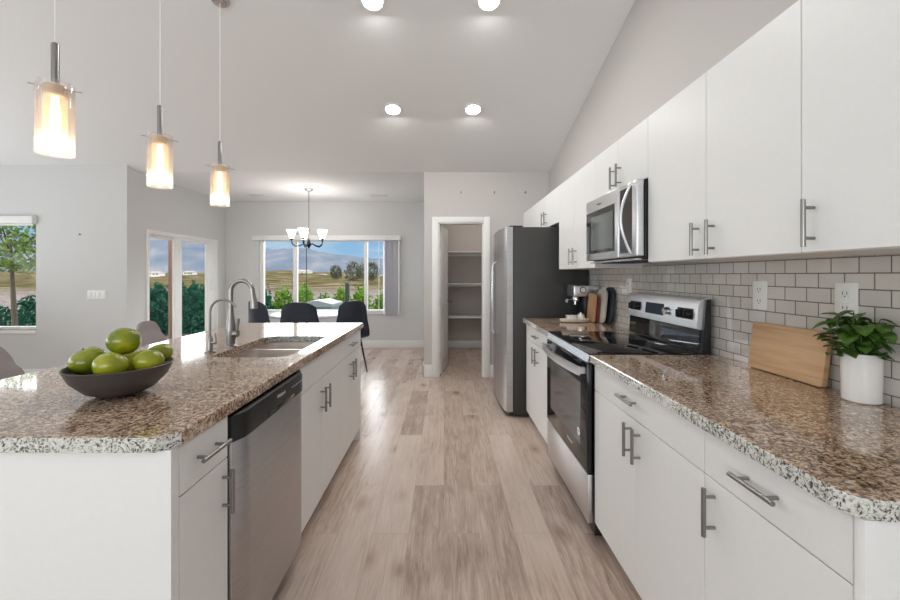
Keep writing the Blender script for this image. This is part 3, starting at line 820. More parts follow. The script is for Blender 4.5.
for k in range(0, 11):
    a = PI - PI * k / 10 * .88
    arc.append((-1.165 + .065 + .065 * math.cos(a), 1.967, 1.115 + .062 * math.sin(a)))
part('spout', MB().tube(arc, .0058, 10), M['nickel'], f2)
part('lever', MB().tube([(-1.155, 1.967, .965), (-1.135, 1.967, .965)], .009, 12).tube([(-1.135, 1.967, .965), (-1.139, 1.967, 1.01)], [.0045, .003], 8), M['nickel'], f2)

# ---------------------------------------------------------------- dishwasher
dw = thing('dishwasher', 'stainless steel dishwasher with black control panel in the island', 'dishwasher', (-.93, 1.51, 0))
y0, y1 = 1.214, 1.806
part('tub', MB().box(-1.24, -.664, y0, y1, .10, .868).box(-1.24, -.735, y0, y1, 0, .10), M['black'], dw, smooth=0)
def dwp(d): return [(-.6635, 1.216), (-.655 + d, 1.217), (-.6365 + d, 1.256), (-.634 + d, 1.30), (-.634 + d, 1.72), (-.6365 + d, 1.762), (-.655 + d, 1.799), (-.6635, 1.80)]
part('door', MB().prism(dwp(0), .105, .783, chamfer=.002), M['steel_dw'], dw, smooth=40)
def xz_prism(prof, y0, y1):
    m = MB().prism(prof, y0, y1)
    m.xf(Matrix(((1, 0, 0, 0), (0, 0, 1, 0), (0, 1, 0, 0), (0, 0, 0, 1))))
    return m
cp = part('control_panel', MB().prism(dwp(.004), .785, .868, chamfer=.012), M['black'], dw, smooth=40)
part('handle_pocket', MB().box(-.6315, -.6285, 1.42, 1.66, .786, .805, .001), M['blackglass'], dw)
bt = MB()
for k in range(6):
    y = 1.64 + k * .022
    bt.box(-.6305, -.6292, y, y + .008, .832, .836)
part('buttons', bt, M['white_plastic'], dw, smooth=0)
text_part('lettering', 'Whirlpool', .018, face_mtx((-.6298, 1.53, .838), (1, 0, 0)), M['white_plastic'], dw)

# ---------------------------------------------------------------- range
rg = thing('range', 'freestanding stainless electric range with black glass cooktop', 'range', (1.0, 2.3, 0))
y0, y1 = 1.925, 2.690
part('range_body', MB().box(.735, 1.285, y0 + .002, y1 - .002, .03, .905), M['black'], rg, smooth=0)
for yy in (y0 + .06, y1 - .06):
    for xx in (.78, 1.24):
        part('foot', MB().tube([(xx, yy, 0), (xx, yy, .03)], .016, 10), M['black'], rg)
part('drawer', MB().box(.703, .733, y0 + .006, y1 - .004, .085, .322, .004), M['steel_light'], rg)
dr = part('oven_door', MB().box(.700, .733, y0 + .006, y1 - .004, .330, .868, .005), M['blackglass'], rg)
part('oven_window', MB().box(.6985, .6999, y0 + .10, y1 - .10, .43, .75), M['ovenglass'], dr, smooth=0)
hp = []
for k in range(13):
    u = k / 12; hp.append((.668 - .03 * math.sin(PI * u), y0 + .03 + (y1 - y0 - .06) * u, .825))
hb = MB()
def flatbar(m, pts, w, t):
    rings = []
    for i, p in enumerate(pts):
        p = Vector(p)
        rings.append([m.bm.verts.new(p + Vector(q)) for q in ((-t, 0, -w), (-t * 1.4, 0, 0), (-t, 0, w), (t, 0, w), (t, 0, -w))])
    for a, b in zip(rings, rings[1:]):
        for k in range(5): m.bm.faces.new((a[k], a[(k + 1) % 5], b[(k + 1) % 5], b[k]))
    m.bm.faces.new(rings[0][::-1]); m.bm.faces.new(rings[-1])
flatbar(hb, hp, .021, .006)
hb.box(.66, .700, y0 + .035, y0 + .06, .81, .84); hb.box(.66, .700, y1 - .06, y1 - .035, .81, .84)
part('handle', hb, M['steel_light'], dr, smooth=50)
part('front_trim', xz_prism([(.700, .872), (.7345, .872), (.7345, .908), (.712, .908)], y0 + .004, y1 - .004), M['steel'], rg, smooth=0)
part('cooktop', MB().box(.712, 1.285, y0 + .001, y1 - .001, .9085, .917, .003), M['blackglass'], rg)
M['burner'] = mat('burner_grey', (.035, .035, .035), .15)
for cx, cy, r in ((.87, 2.12, .10), (.87, 2.50, .08), (1.10, 2.12, .075), (1.10, 2.50, .10)):
    part('burner_ring', MB().lathe([(r, .9171), (r + .002, .9171), (r + .002, .9173), (r, .9173)], (cx, cy, 0), 40, close=True), M['burner'], rg, smooth=0)
bgp = xz_prism([(1.285, .918), (1.240, .918), (1.250, 1.03), (1.262, 1.18), (1.285, 1.18)], y0 + .002, y1 - .002)
part('backguard', bgp, M['black'], rg)
bp = part('backguard_panel', xz_prism([(1.241, 1.03), (1.222, 1.035), (1.232, 1.15), (1.243, 1.178), (1.285, 1.186), (1.285, 1.181), (1.2635, 1.1795), (1.2495, 1.03)], y0 + .014, y1 + .0), M['steel_light'], rg)
part('riser_glass', xz_prism([(1.2402, .925), (1.2365, .925), (1.2405, 1.028), (1.2495, 1.028)], y0 + .02, y1 - .02), mat('riser_gloss', (.01, .01, .012), .03, spec=1), rg, smooth=0)
def gx(z): return 1.222 + (z - 1.035) / .115 * .010
for ya, yb in ((1.975, 2.11), (2.50, 2.64)):
    part('knob_plate', xz_prism([(gx(1.075) - .001, 1.075), (gx(1.13) - .001, 1.13), (gx(1.13) + .002, 1.13), (gx(1.075) + .002, 1.075)], ya, yb), M['black'], bp, smooth=0)
    for yk in (ya + .035, yb - .035):
        part('knob', MB().tube([(gx(1.1) - .001, yk, 1.102), (gx(1.1) - .018, yk, 1.1005), (gx(1.1) - .022, yk, 1.1)], [.022, .020, .016], 18).box(gx(1.1) - .030, gx(1.1) - .018, yk - .004, yk + .004, 1.082, 1.12, .002), M['black'], bp)
part('display', xz_prism([(gx(1.07) - .001, 1.07), (gx(1.135) - .001, 1.135), (gx(1.135) + .002, 1.135), (gx(1.07) + .002, 1.07)], 2.24, 2.44), M['screen'], bp, smooth=0)
part('knob', MB().tube([(gx(1.1) - .001, 2.205, 1.102), (gx(1.1) - .020, 2.205, 1.1)], [.021, .019], 18), M['steel'], bp, label='silver selector knob')
stk = MB().tube([(.6982, 2.05, .49), (.6975, 2.05, .49)], .021, 20)
part('sticker', stk, M['white_plastic'], dr)
text_part('lettering', 'ThermaGlass', .006, face_mtx((.6972, 2.05, .492), (-1, 0, 0)), M['black'], dr)
text_part('lettering', 'Whirlpool', .022, face_mtx((.6995, 2.20, .385), (-1, 0, 0)), M['white_plastic'], dr)

for o_ in rg.children:
    if o_.name.split('.')[0] in ('backguard', 'backguard_panel', 'riser_glass'): o_.location.x += .018

# ---------------------------------------------------------------- microwave
mw = thing('microwave', 'stainless over-the-range microwave with curved handle', 'microwave', (1.15, 2.3, 1.385))
y0, y1 = 1.960, 2.638
part('case', MB().box(.992, XBk - .008, y0, y1, 1.385, 1.779, .002), M['black'], mw, smooth=0)
yd = 2.16
part('control_panel', MB().box(.950, .990, y0, yd - .002, 1.392, 1.779, .008, 3), M['steel_light'], mw)
part('control_glass', MB().box(.9475, .951, y0 + .05, yd - .018, 1.415, 1.755, .001), M['brownglass'], mw, smooth=0)
md = part('door', MB().box(.944, .990, yd, y1, 1.392, 1.779, .006, 3), M['steel_light'], mw)
part('door_window', MB().box(.9425, .9438, yd + .04, y1 - .008, 1.435, 1.70, .0005, 1), M['blackglass'], md, smooth=0)
part('inner_window', MB().box(.9415, .9424, yd + .06, y1 - .09, 1.455, 1.665), M['mwglass'], md, smooth=0)
hp = [(.938 - .050 * math.sin(PI * u), y0 + .040, 1.41 + .35 * u) for u in [k / 14 for k in range(15)]]
part('handle', MB().tube(hp, .007, 12), M['steel_light'], md)
part('vent_grille', MB().box(.96, 1.28, y0 + .03, y1 - .03, 1.376, 1.3845), M['steel'], mw, smooth=0)
part('filter', MB().box(1.0, 1.2, y0 + .12, y0 + .30, 1.372, 1.3758).box(1.0, 1.2, y1 - .30, y1 - .12, 1.372, 1.3758), M['slot'], mw, smooth=0)
text_part('lettering', 'Whirlpool', .016, face_mtx((.9437, 2.42, 1.735), (-1, 0, 0)), M['slot'], md)

mw.location.x += .006

# ---------------------------------------------------------------- refrigerator
fg = thing('refrigerator', 'stainless side-by-side refrigerator with dark grey side', 'refrigerator', (.95, 4.05, 0))
y0, y1 = 3.60, 4.51
part('fridge_case', MB().box(.632, 1.31, y0, y1, .02, 1.737, .004), M['fridge_side'], fg)
part('base_grille', MB().box(.60, .6315, y0 + .01, y1 - .01, .02, .048), M['black'], fg, smooth=0)
for yy in (y0 + .07, y1 - .07):
    part('roller', MB().tube([(.66, yy - .02, .02), (.66, yy + .02, .02)], .0195, 14), M['black'], fg)
def fdoor(ya, yb, e0, e1):
    P = [(.628, ya), (.628, yb)]
    n = 12
    for k in range(n + 1):
        u = k / n; y = yb + (ya - yb) * u
        v = (y - y0) / (y1 - y0)
        x = .565 - .028 * (1 - (2 * v - 1) ** 2)
        if k == 0: x += .010 if e1 else 0
        if k == n: x += .010 if e0 else 0
        P.append((x, y))
    return MB().prism(P, .05, 1.740)
ym = 4.10
for ya, yb, hy in ((y0 + .002, ym - .003, ym - .035), (ym + .003, y1 - .002, ym + .035)):
    d_ = part('door', fdoor(ya, yb, 1, 1), M['steel_dw'], fg, smooth=25)
    h = MB()
    h.tube([(.540, hy, .70), (.512, hy, .71), (.505, hy, .73), (.498, hy, 1.06), (.505, hy, 1.40), (.512, hy, 1.42), (.540, hy, 1.43)], .0085, 12)
    part('handle', h, M['steel'], d_)
part('hinge_cover', MB().box(.60, .72, y0 + .01, y0 + .08, 1.7405, 1.752, .004), M['black'], fg)

# ---------------------------------------------------------------- espresso machine, tray, boards
es = thing('espresso_machine', 'steel and black espresso machine beside the refrigerator', 'coffee machine', (1.12, 3.30, .914))
ey0, ey1 = 3.355, 3.545
part('base', MB().box(1.06, 1.30, ey0, ey1, .915, .945, .008), M['black'], es)
part('back_body', MB().box(1.17, 1.30, ey0, ey1, .945, 1.12, .006), M['black'], es)
hd = part('head', MB().box(1.08, 1.30, ey0 - .004, ey1 + .002, 1.115, 1.212, .010, 3), M['steel_light'], es)
part('gauge', MB().tube([(1.155, ey0 - .004, 1.172), (1.155, ey0 - .014, 1.172)], .027, 24), M['black'], hd)
part('gauge_face', MB().tube([(1.155, ey0 - .014, 1.172), (1.155, ey0 - .0155, 1.172)], .021, 24), M['ceramic'], hd)
part('portafilter', MB().lathe([(.034, 0), (.038, .02), (.030, .043)], (1.13, 3.45, 1.072), 20).tube([(1.11, 3.44, 1.085), (1.07, 3.42, 1.080), (1.035, 3.40, 1.078)], [.010, .013, .016], 12).tube([(1.12, 3.44, 1.075), (1.12, 3.44, 1.045)], .009, 10), M['chrome'], es)
part('drip_grate', MB().box(1.07, 1.165, ey0 + .01, ey1 - .01, .9455, .95, .001), M['steel'], es)
es.location.x += .022
tr = thing('serving_tray', 'shallow cream oval tray in front of the espresso machine', 'tray', (1.03, 3.10, .914))
def oval(cx, cy, a, b, prof, n=36):
    m = MB(); R = []
    for k_, z in prof:
        R.append([m.bm.verts.new((cx + (a + k_) * math.cos(2 * PI * i / n), cy + (b + k_) * math.sin(2 * PI * i / n), z)) for i in range(n)])
    for p, q in zip(R, R[1:]):
        for i in range(n): m.bm.faces.new((p[i], p[(i + 1) % n], q[(i + 1) % n], q[i]))
    m.bm.faces.new(R[0][::-1]); m.bm.faces.new(R[-1])
    return m
part('tray_body', oval(1.065, 3.225, .118, .055, [(-.02, .9145), (-.004, .922), (.003, .942), (-.002, .943), (-.01, .924), (-.03, .921)]), M['cream'], tr)
c1 = thing('sugar_box', 'square white ceramic box on the cream tray', 'box', (1.0, 3.08, .922))
part('box_body', MB().box(1.005, 1.075, 3.20, 3.255, .9225, .965, .004), M['ceramic'], c1)
part('lid', MB().box(1.002, 1.078, 3.197, 3.258, .9655, .973, .003), M['ceramic'], c1)
c2 = thing('sugar_jar', 'round white ceramic jar with metal lid on the cream tray', 'jar', (1.10, 3.08, .922))
part('jar_body', MB().lathe([(.026, 0), (.03, .006), (.03, .045), (.026, .05)], (1.118, 3.228, .9225), 24), M['ceramic'], c2)
part('lid', MB().lathe([(.027, 0), (.027, .01), (.008, .012), (.008, .02), (.001, .022)], (1.118, 3.228, .973), 24), M['steel_light'], c2)
def leaner(name, label, y0, y1, xb, xt, h, th, m, r=.012, rz=0):
    """board resting on the counter and leaning back to the wall: xb foot, xt head"""
    b = MB().prism(rrect(y0, y1, 0, h, r), 0, th, chamfer=min(.003, th * .3))
    # local (u=y, v=up, w=thickness) -> world, tilted about the foot; thickness grows toward -x
    ang = math.atan2(xt - xb, h)
    ca, sa = math.cos(ang), math.sin(ang)
    mt = Matrix(((0, sa, -ca, xb), (1, 0, 0, 0), (0, ca, sa, .9145), (0, 0, 0, 1)))
    return single(name, b.xf(mt), m, label, 'cutting board')
leaner('cutting_board', 'large light maple cutting board leaning on the tile beside the plant', 1.340, 1.668, 1.299, 1.322, .190, .018, M['wood'])
bd = leaner('cutting_board', 'narrow tan wooden board leaning behind the espresso tray', 3.17, 3.33, 1.212, 1.232, .235, .014, M['wood_dark'], .02)
leaner('cutting_board', 'thin dark red board between the tan and pale boards', 3.16, 3.30, 1.228, 1.246, .20, .006, M['red'], .02)
leaner('cutting_board', 'tall pale stone board leaning between the wooden board and the dark one', 3.08, 3.26, 1.258, 1.282, .275, .014, M['stone_board'], .06)
leaner('cutting_board', 'dark slate board leaning on the tile nearest the range', 3.02, 3.22, 1.288, 1.318, .29, .010, M['navy'], .08)

# ---------------------------------------------------------------- outlets
def outlet(label, y, z, blank=False):
    o = thing('wall_outlet', label, 'outlet', (XR - .008, y, z - .06))
    x = XR - .0082
    part('cover_plate', MB().box(x - .006, x, y - .037, y + .037, z - .060, z + .060, .002), M['white_plastic'], o)
    for d in (-.024, .024):
        s_ = part('socket', MB().box(x - .0078, x - .0062, y - .017, y + .017, z + d - .016, z + d + .016, .0007, 1), M['white_plastic'], o)
        part('slots', MB().box(x - .0084, x - .0078, y - .008, y - .006, z + d - .004, z + d + .007).box(x - .0084, x - .0078, y + .006, y + .008, z + d - .004, z + d + .007).box(x - .0084, x - .0078, y - .002, y + .002, z + d - .011, z + d - .007), M['slot'], s_, smooth=0)
outlet('white outlet on the tile above the maple cutting board', 1.655, 1.215)
outlet('white outlet on the tile behind the potted plant', 1.30, 1.215)
outlet('white outlet on the tile at the far end of the range backguard', 2.83, 1.215)

# ---------------------------------------------------------------- potted plant
px_, py_, pz_ = 1.276, 1.208, .9145
pp = thing('potted_plant', 'leafy green plant in a white ceramic pot on the right counter', 'plant', (px_, py_, pz_))
part('pot', MB().lathe([(.040, 0), (.045, .004), (.0475, .148), (.0445, .148), (.044, .135), (.001, .135)], (px_, py_, pz_), 40), M['ceramic'], pp)
part('soil', MB().lathe([(.001, .1355), (.043, .1355), (.043, .142), (.001, .145)], (px_, py_, pz_), 24), M['soil'], pp)
random.seed(5)
stems = MB(); leaves = MB()
def leaf(m, base, d, L, W, droop):
    d = d.normalized(); side = d.cross(Vector((0, 0, 1)))
    if side.length < .1: side = Vector((1, 0, 0))
    side.normalize(); up = side.cross(d)
    rows = []
    for k in range(6):
        u = k / 5
        wd = W * math.sin(PI * min(1, (u * .93 + .06))) ** .7
        c_ = base + d * L * u - Vector((0, 0, 1)) * droop * u * u * L
        rows.append([m.bm.verts.new(c_ - side * wd + up * wd * .3), m.bm.verts.new(c_), m.bm.verts.new(c_ + side * wd + up * wd * .3)])
    for a, b in zip(rows, rows[1:]):
        m.bm.faces.new((a[0], a[1], b[1], b[0])); m.bm.faces.new((a[1], a[2], b[2], b[1]))
for i in range(26):
    a = random.uniform(0, 2 * PI); sp_ = random.uniform(.0, .066); h = random.uniform(.03, .125)
    tx = px_ + sp_ * math.cos(a) * .9 - .012; ty = py_ + sp_ * math.sin(a) * 1.15
    tx = min(tx, XR - .04)
    b0 = Vector((px_ + .02 * math.cos(a), py_ + .02 * math.sin(a), pz_ + .14)); tip = Vector((tx, ty, pz_ + .145 + h * (1.1 - sp_ * 5)))
    mid = (b0 + tip) / 2 + Vector((0, 0, .01))
    stems.tube([b0, mid, tip], [.0022, .0018, .0012], 6)
    for k in range(random.choice((3, 4, 5))):
        aa = a + k * 1.7 + random.uniform(-.5, .5)
        dd = Vector((math.cos(aa), math.sin(aa), random.uniform(-.5, .6)))
        L = random.uniform(.034, .056)
        base_ = tip - Vector((0, 0, .012 * k))
        if base_.x + dd.x * L > XR - .014: dd.x = -abs(dd.x)
        leaf(leaves, base_, dd, L, L * .46, random.uniform(.1, .7))
part('stems', stems, M['twig'], pp)
part('leaves', leaves, M['leaf'], pp, smooth=60, recalc=False)

# ---------------------------------------------------------------- fruit bowl
bx, by, bz = -1.052, 1.285, .9145
bw = thing('fruit_bowl', 'wide dark grey shallow bowl holding green apples on the island', 'bowl', (bx, by, bz))
part('bowl_body', MB().lathe([(.05, 0), (.055, .002), (.092, .018), (.127, .055), (.1445, .094), (.142, .096), (.139, .094), (.121, .057), (.088, .025), (.05, .010), (.001, .009)], (bx, by, bz), 56), M['bowl'], bw)
def apple(loc, r, tilt, label, first=[None]):
    if first[0] is None:
        o = thing('green_apple', label, 'apple', loc, group='green apples in the bowl')
        m = MB(); prof = []
        n = 22
        for k in range(n + 1):
            a = -PI / 2 + PI * k / n
            rr = math.cos(a) * (1.0 + .06 * math.sin(a)); zz = math.sin(a) * .90
            dip = math.exp(-(rr / .22) ** 2)
            zz -= (.20 * dip if a > 0 else -.10 * dip)
            prof.append((rr, zz))
        m.lathe(prof, (0, 0, 0), 32, cap=False)
        for v in m.bm.verts:
            an = math.atan2(v.co.y, v.co.x)
            v.co.x *= 1 + .02 * math.cos(5 * an); v.co.y *= 1 + .02 * math.cos(5 * an)
        part('apple_flesh', m, M['apple'], o, local=True, smooth=80)
        part('apple_stem', MB().tube([(0, 0, .66), (.02, 0, .8), (.06, 0, .93)], [.03, .028, .04], 8), M['stem'], o, local=True)
        first[0] = o
    else:
        o = copy_tree(first[0], label=label)
    o.location = loc; o.scale = (r, r, r); o.rotation_euler = tilt
    return o
AP = [((bx - .088, by - .016, bz + .109), .0495, (.25, -.3, 0), 'leftmost green apple in the bowl'),
      ((bx + .006, by + .006, bz + .168), .0460, (-.9, .5, 1.0), 'green apple resting on top of the others'),
      ((bx + .030, by - .074, bz + .105), .0455, (-.75, .1, 0), 'front green apple in the middle of the bowl with its dimple showing'),
      ((bx + .096, by - .008, bz + .106), .0430, (.1, .25, 2), 'green apple in the right half of the bowl, second from the right'),
      ((bx + .070, by + .082, bz + .114), .0380, (.3, .2, 4), 'rightmost green apple, partly hidden at the rim of the bowl'),
      ((bx - .025, by + .072, bz + .088), .0440, (0, .1, 0), 'green apple at the back of the bowl under the top one')]
for a in AP: apple(*a)

# ---------------------------------------------------------------- pendants
def ceil_z(y): return ZF + SL * max(0, YP - y)
PX = -1.56
def pendant(y, label):
    zc = ceil_z(y)
    o = thing('pendant_light', label, 'pendant light', (PX, y, 1.784), group='pendants over the island')
    cz = zc - .001
    part('canopy', MB().lathe([(.063, 0), (.063, -.006), (.05, -.022), (.012, -.028)], (0, 0, 0), 28).xf(Matrix.Translation((PX, y, cz)) @ Matrix.Rotation(-math.atan(SL), 4, 'X')), M['steel'], o)
    part('cord', MB().tube([(PX, y, 2.23), (PX, y, cz - .024)], .0022, 8), M['white_plastic'], o)
    part('stem', MB().lathe([(.004, .165), (.012, .16), (.0135, .155), (.0135, .0)], (PX, y, 2.068), 16), M['nickel'], o)
    part('cross_pin', MB().tube([(PX - .085, y - .025, 2.060), (PX + .085, y + .025, 2.042)], .0022, 8), M['nickel'], o)
    part('socket', MB().lathe([(.0135, .0), (.030, -.004), (.033, -.035), (.03, -.05), (.014, -.052)], (PX, y, 2.066), 20), M['cream'], o)
    part('inner_glass', MB().lathe([(.038, -.01), (.038, -.225), (.0365, -.225), (.0365, -.01)], (PX, y, 2.066), 32, close=True), M['amber'], o)
    part('outer_glass', MB().lathe([(.060, 0), (.060, -.282), (.058, -.282), (.058, 0)], (PX, y, 2.066), 40, close=True), M['clear'], o)
    part('bulb', MB().lathe([(.010, -.052), (.012, -.07), (.015, -.10), (.016, -.15), (.013, -.19), (.004, -.21)], (PX, y, 2.066), 16), M['bulb'], o)
    light('pendant_glow', 'POINT', (PX, y, 1.83), (0, 0, 0), 1.0, (1, .86, .68), shadow_soft_size=.03)
    return o
pendant(1.585, 'pendant light with glass cylinder nearest the camera over the island')
pendant(2.170, 'middle pendant light with glass cylinder over the island')
pendant(2.750, 'farthest pendant light with glass cylinder over the island')

# ---------------------------------------------------------------- downlights and vents
def downlight(x, y, label):
    z = ceil_z(y)
    mt = Matrix.Translation((x, y, z)) @ Matrix.Rotation(-math.atan(SL), 4, 'X')
    o = thing('recessed_light', label, 'ceiling light', (x, y, z), group='recessed lights in the sloped ceiling')
    part('trim_ring', MB().lathe([(.095, -.0005), (.095, -.005), (.072, -.008), (.072, -.0005)], (0, 0, 0), 36, close=True).xf(mt), M['trim'], o)
    part('lens', MB().lathe([(.001, -.0008), (.071, -.0008), (.070, -.004), (.001, -.006)], (0, 0, 0), 32).xf(mt), M['can'], o)
    light('downlight_glow', 'AREA', (x, y, z - .03), (0, 0, 0), 7, (1, .98, .94), shape='DISK', size=.14)
downlight(-.50, 3.865, 'lit round ceiling light, far left of the four')
downlight(.284, 3.865, 'lit round ceiling light, far right of the four')
downlight(-.50, 2.76, 'lit round ceiling light, near left, cut by the top of the photo')
downlight(.315, 2.76, 'lit round ceiling light, near right, cut by the top of the photo')
for x, l in ((-3.06, 'left'), (-1.07, 'right')):
    o = thing('ceiling_vent', f'small white ceiling vent {l} of the chandelier', 'vent', (x, 6.48, ZF), group='vents in the dining ceiling')
    part('frame', MB().box(x - .15, x + .15, 6.40, 6.42, ZF - .012, ZF - .0005).box(x - .15, x + .15, 6.54, 6.56, ZF - .012, ZF - .0005).box(x - .15, x - .13, 6.42, 6.54, ZF - .012, ZF - .0005).box(x + .13, x + .15, 6.42, 6.54, ZF - .012, ZF - .0005), M['trim'], o, smooth=0)
    part('backing', MB().box(x - .13, x + .13, 6.42, 6.54, ZF - .003, ZF - .0006), M['slot'], o, smooth=0)
    lv = MB()
    for k in range(5):
        lv.box(x - .13, x + .13, 6.43 + k * .022, 6.445 + k * .022, ZF - .008, ZF - .006, rot=Matrix.Rotation(.6, 3, 'X'))
    part('louvres', lv, M['trim'], o, smooth=0)

# ---------------------------------------------------------------- chandelier
cx, cy = -2.06, 6.02
ch = thing('chandelier', 'dark bronze chandelier with lit white bell shades over the table', 'chandelier', (cx, cy, 1.72))
part('canopy', MB().lathe([(.065, 0), (.065, -.01), (.04, -.03), (.01, -.035)], (cx, cy, ZF - .001), 28), M['nickel'], ch)
part('rod', MB().tube([(cx, cy, ZF - .034), (cx, cy, 1.80)], .006, 10), M['nickel'], ch)
part('hub', MB().lathe([(.008, .10), (.016, .06), (.03, .03), (.035, 0), (.02, -.03), (.008, -.055), (.002, -.06)], (cx, cy, 1.76), 24), M['bronze'], ch)
for k in range(5):
    a = 2 * PI * k / 5 - PI / 2
    def q(r, z): return (cx + r * math.cos(a), cy + r * math.sin(a), z)
    am = part('arm', MB().tube([q(.02, 1.765), q(.07, 1.775), q(.13, 1.745), q(.19, 1.735), q(.235, 1.765), q(.245, 1.81), q(.245, 1.835)], .008, 10), M['bronze'], ch)
    part('cup', MB().lathe([(.012, 0), (.028, .008), (.030, .02)], q(.245, 1.828), 20), M['bronze'], am)
    part('shade', MB().lathe([(.026, 0), (.036, .012), (.044, .05), (.056, .09), (.078, .13), (.075, .13), (.053, .09), (.041, .05), (.032, .015)], q(.245, 1.850), 28), M['shade'], am)
light('chandelier_glow', 'POINT', (cx, cy, 2.12), (0, 0, 0), 13, (1, .94, .88), shadow_soft_size=.3)

# ---------------------------------------------------------------- dining table and chairs
tx, ty = -1.95, 5.80
dt = thing('dining_table', 'round white dining table in front of the back window', 'table', (tx, ty, 0))
part('tabletop', MB().lathe([(.60, 0), (.62, .008), (.62, .022), (.61, .028)], (tx, ty, .715), 64), M['table'], dt)
part('pedestal', MB().lathe([(.045, .018), (.045, .62), (.12, .70), (.14, .714)], (tx, ty, 0), 32), M['table'], dt)
part('base', MB().lathe([(.30, 0), (.30, .008), (.06, .03), (.045, .04)], (tx, ty, 0), 48), M['table'], dt)
def shell_chair(name, label, cat, loc, rz, m, legm, group, seat_h=.45, back_h=.93, hw=.25, topw=.6, drop=.07, cupd=.07, seat_d=.22):
    """faces +y"""
    o = thing(name, label, cat, loc, rz, group)
    P = [(seat_d, seat_h - .015), (seat_d - .03, seat_h), (.05, seat_h - .01), (-.10, seat_h - .005), (-.18, seat_h + .03), (-.225, seat_h + .11), (-.245, seat_h + .22), (-.265, seat_h + (back_h - seat_h) * .8), (-.275, back_h)]
    def prof(t):
        f = t * (len(P) - 1); i = min(int(f), len(P) - 2); f -= i
        return P[i][0] * (1 - f) + P[i + 1][0] * f, P[i][1] * (1 - f) + P[i + 1][1] * f
    def fn(u, v):
        y, z = prof(v); s = 2 * u - 1
        w = hw * (.86 + .14 * math.sin(PI * min(1, v * 1.2)))
        if v > .55: w *= 1 - (1 - topw) * ((v - .55) / .45) ** 2
        if v < .1: w *= .85 + .15 * v / .1
        cup = s * s
        back = max(0, min(1, (v - .45) / .3))
        y += cup * cupd * back
        z += cup * .03 * (1 - back) - max(0, (v - .72) / .28) * abs(s) ** 3.5 * drop
        return Vector((s * w, y, z))
    part('seat_shell', MB().grid(fn, 16, 26, .014), m, o, local=True, smooth=70)
    for sx in (-1, 1):
        for sy in (-1, 1):
            part('leg', MB().tube([(sx * .13, sy * .10, seat_h - .012), (sx * .20, sy * .19, .0)], [.014, .009], 10), legm, o, local=True)
    return o
M['legwood'] = mat('chair_leg_wood', (.30, .18, .10), .5)
g = 'dark shell chairs at the round dining table'
shell_chair('dining_chair', 'dark navy shell chair in the middle of the three, back to the camera', 'chair', (-1.80, 5.12, 0), 0, M['dkchair'], M['bronze'], g, hw=.285, topw=.82, back_h=.965)
shell_chair('dining_chair', 'dark navy shell chair at the left side of the table, turned toward it', 'chair', (-2.33, 5.34, 0), -.52, M['dkchair'], M['bronze'], g, hw=.25, topw=.82, back_h=.965)
shell_chair('dining_chair', 'dark navy shell chair at the right side of the table, turned toward it', 'chair', (-1.29, 5.37, 0), .45, M['dkchair'], M['bronze'], g, hw=.235, topw=.80, back_h=.965)
# stools at the island
g = 'stools on the far side of the island'
shell_chair('counter_stool', 'grey mauve upholstered stool at the left edge of the photo', 'stool', (-1.68, 1.64, 0), -PI / 2, M['stool'], M['bronze'], g, seat_h=.66, back_h=1.01, hw=.17, topw=.85, seat_d=.16, drop=.07, cupd=.02)
shell_chair('counter_stool', 'grey mauve upholstered stool seen behind the fruit bowl', 'stool', (-1.70, 2.62, 0), -PI / 2, M['stool'], M['bronze'], g, seat_h=.66, back_h=.995, hw=.135, topw=.85, seat_d=.16, drop=.06, cupd=.02)

# ---------------------------------------------------------------- outdoors
def terrain():
    m = MB(); xs = [-420 + 14 * i for i in range(61)]
    ys = [4, 6, 8, 11, 14, 18, 24, 32, 45, 60, 80, 110, 150, 200, 260, 330]
    rows = []
    for y in ys:
        r = []
        for x in xs:
            xx = x * (.12 + .88 * min(1, y / 330))
            z = -.14
            if y > 14:
                z += -1.0 * min(1, (y - 14) / 20)
            if y > 60:
                z += (y - 60) * .018 + math.sin(xx * .035 + y * .02) * (y - 60) * .005 + math.sin(xx * .11 + 2) * (y - 60) * .003
            r.append(m.bm.verts.new((xx - 6, y, z)))
        rows.append(r)
    for a, b in zip(rows, rows[1:]):
        for i in range(len(xs) - 1): m.bm.faces.new((a[i], a[i + 1], b[i + 1], b[i]))
    # ground beside the house on the left
    for (x0, x1, y0, y1) in ((-60, -4.02, -6, 4),):
        vs_ = [m.bm.verts.new(p) for p in ((x0, y0, -.14), (x1, y0, -.14), (x1, y1, -.14), (x0, y1, -.14))]
        m.bm.faces.new(vs_)
    return m
ter = struct('ground', terrain(), M['desert'], smooth=60)
struct('patio', MB().box(-9, -4.03, 4.9, 8.2, -.13, -.03).box(-4.02, 1.4, 7.2, 8.6, -.13, -.03), M['patio'], smooth=0)
def ridge(dist, x0, x1, hfun, depth, name, m_):
    m = MB(); n = 120; k2 = 8; rows = []
    for j in range(k2 + 1):
        v = j / k2; r = []
        for i in range(n + 1):
            x = x0 + (x1 - x0) * i / n
            h = hfun(x) * math.sin(PI * .5 * v) ** 1.2
            h *= 1 + .10 * math.sin(x * .09 + j * 1.3) * math.sin(PI * v)
            r.append(m.bm.verts.new((x + 5 * math.sin(j * 2.1), dist + depth * v + 8 * math.sin(x * .06 + j), h - 2)))
        rows.append(r)
    for a, b in zip(rows, rows[1:]):
        for i in range(n): m.bm.faces.new((a[i], a[i + 1], b[i + 1], b[i]))
    return struct(name, m, m_, smooth=70)
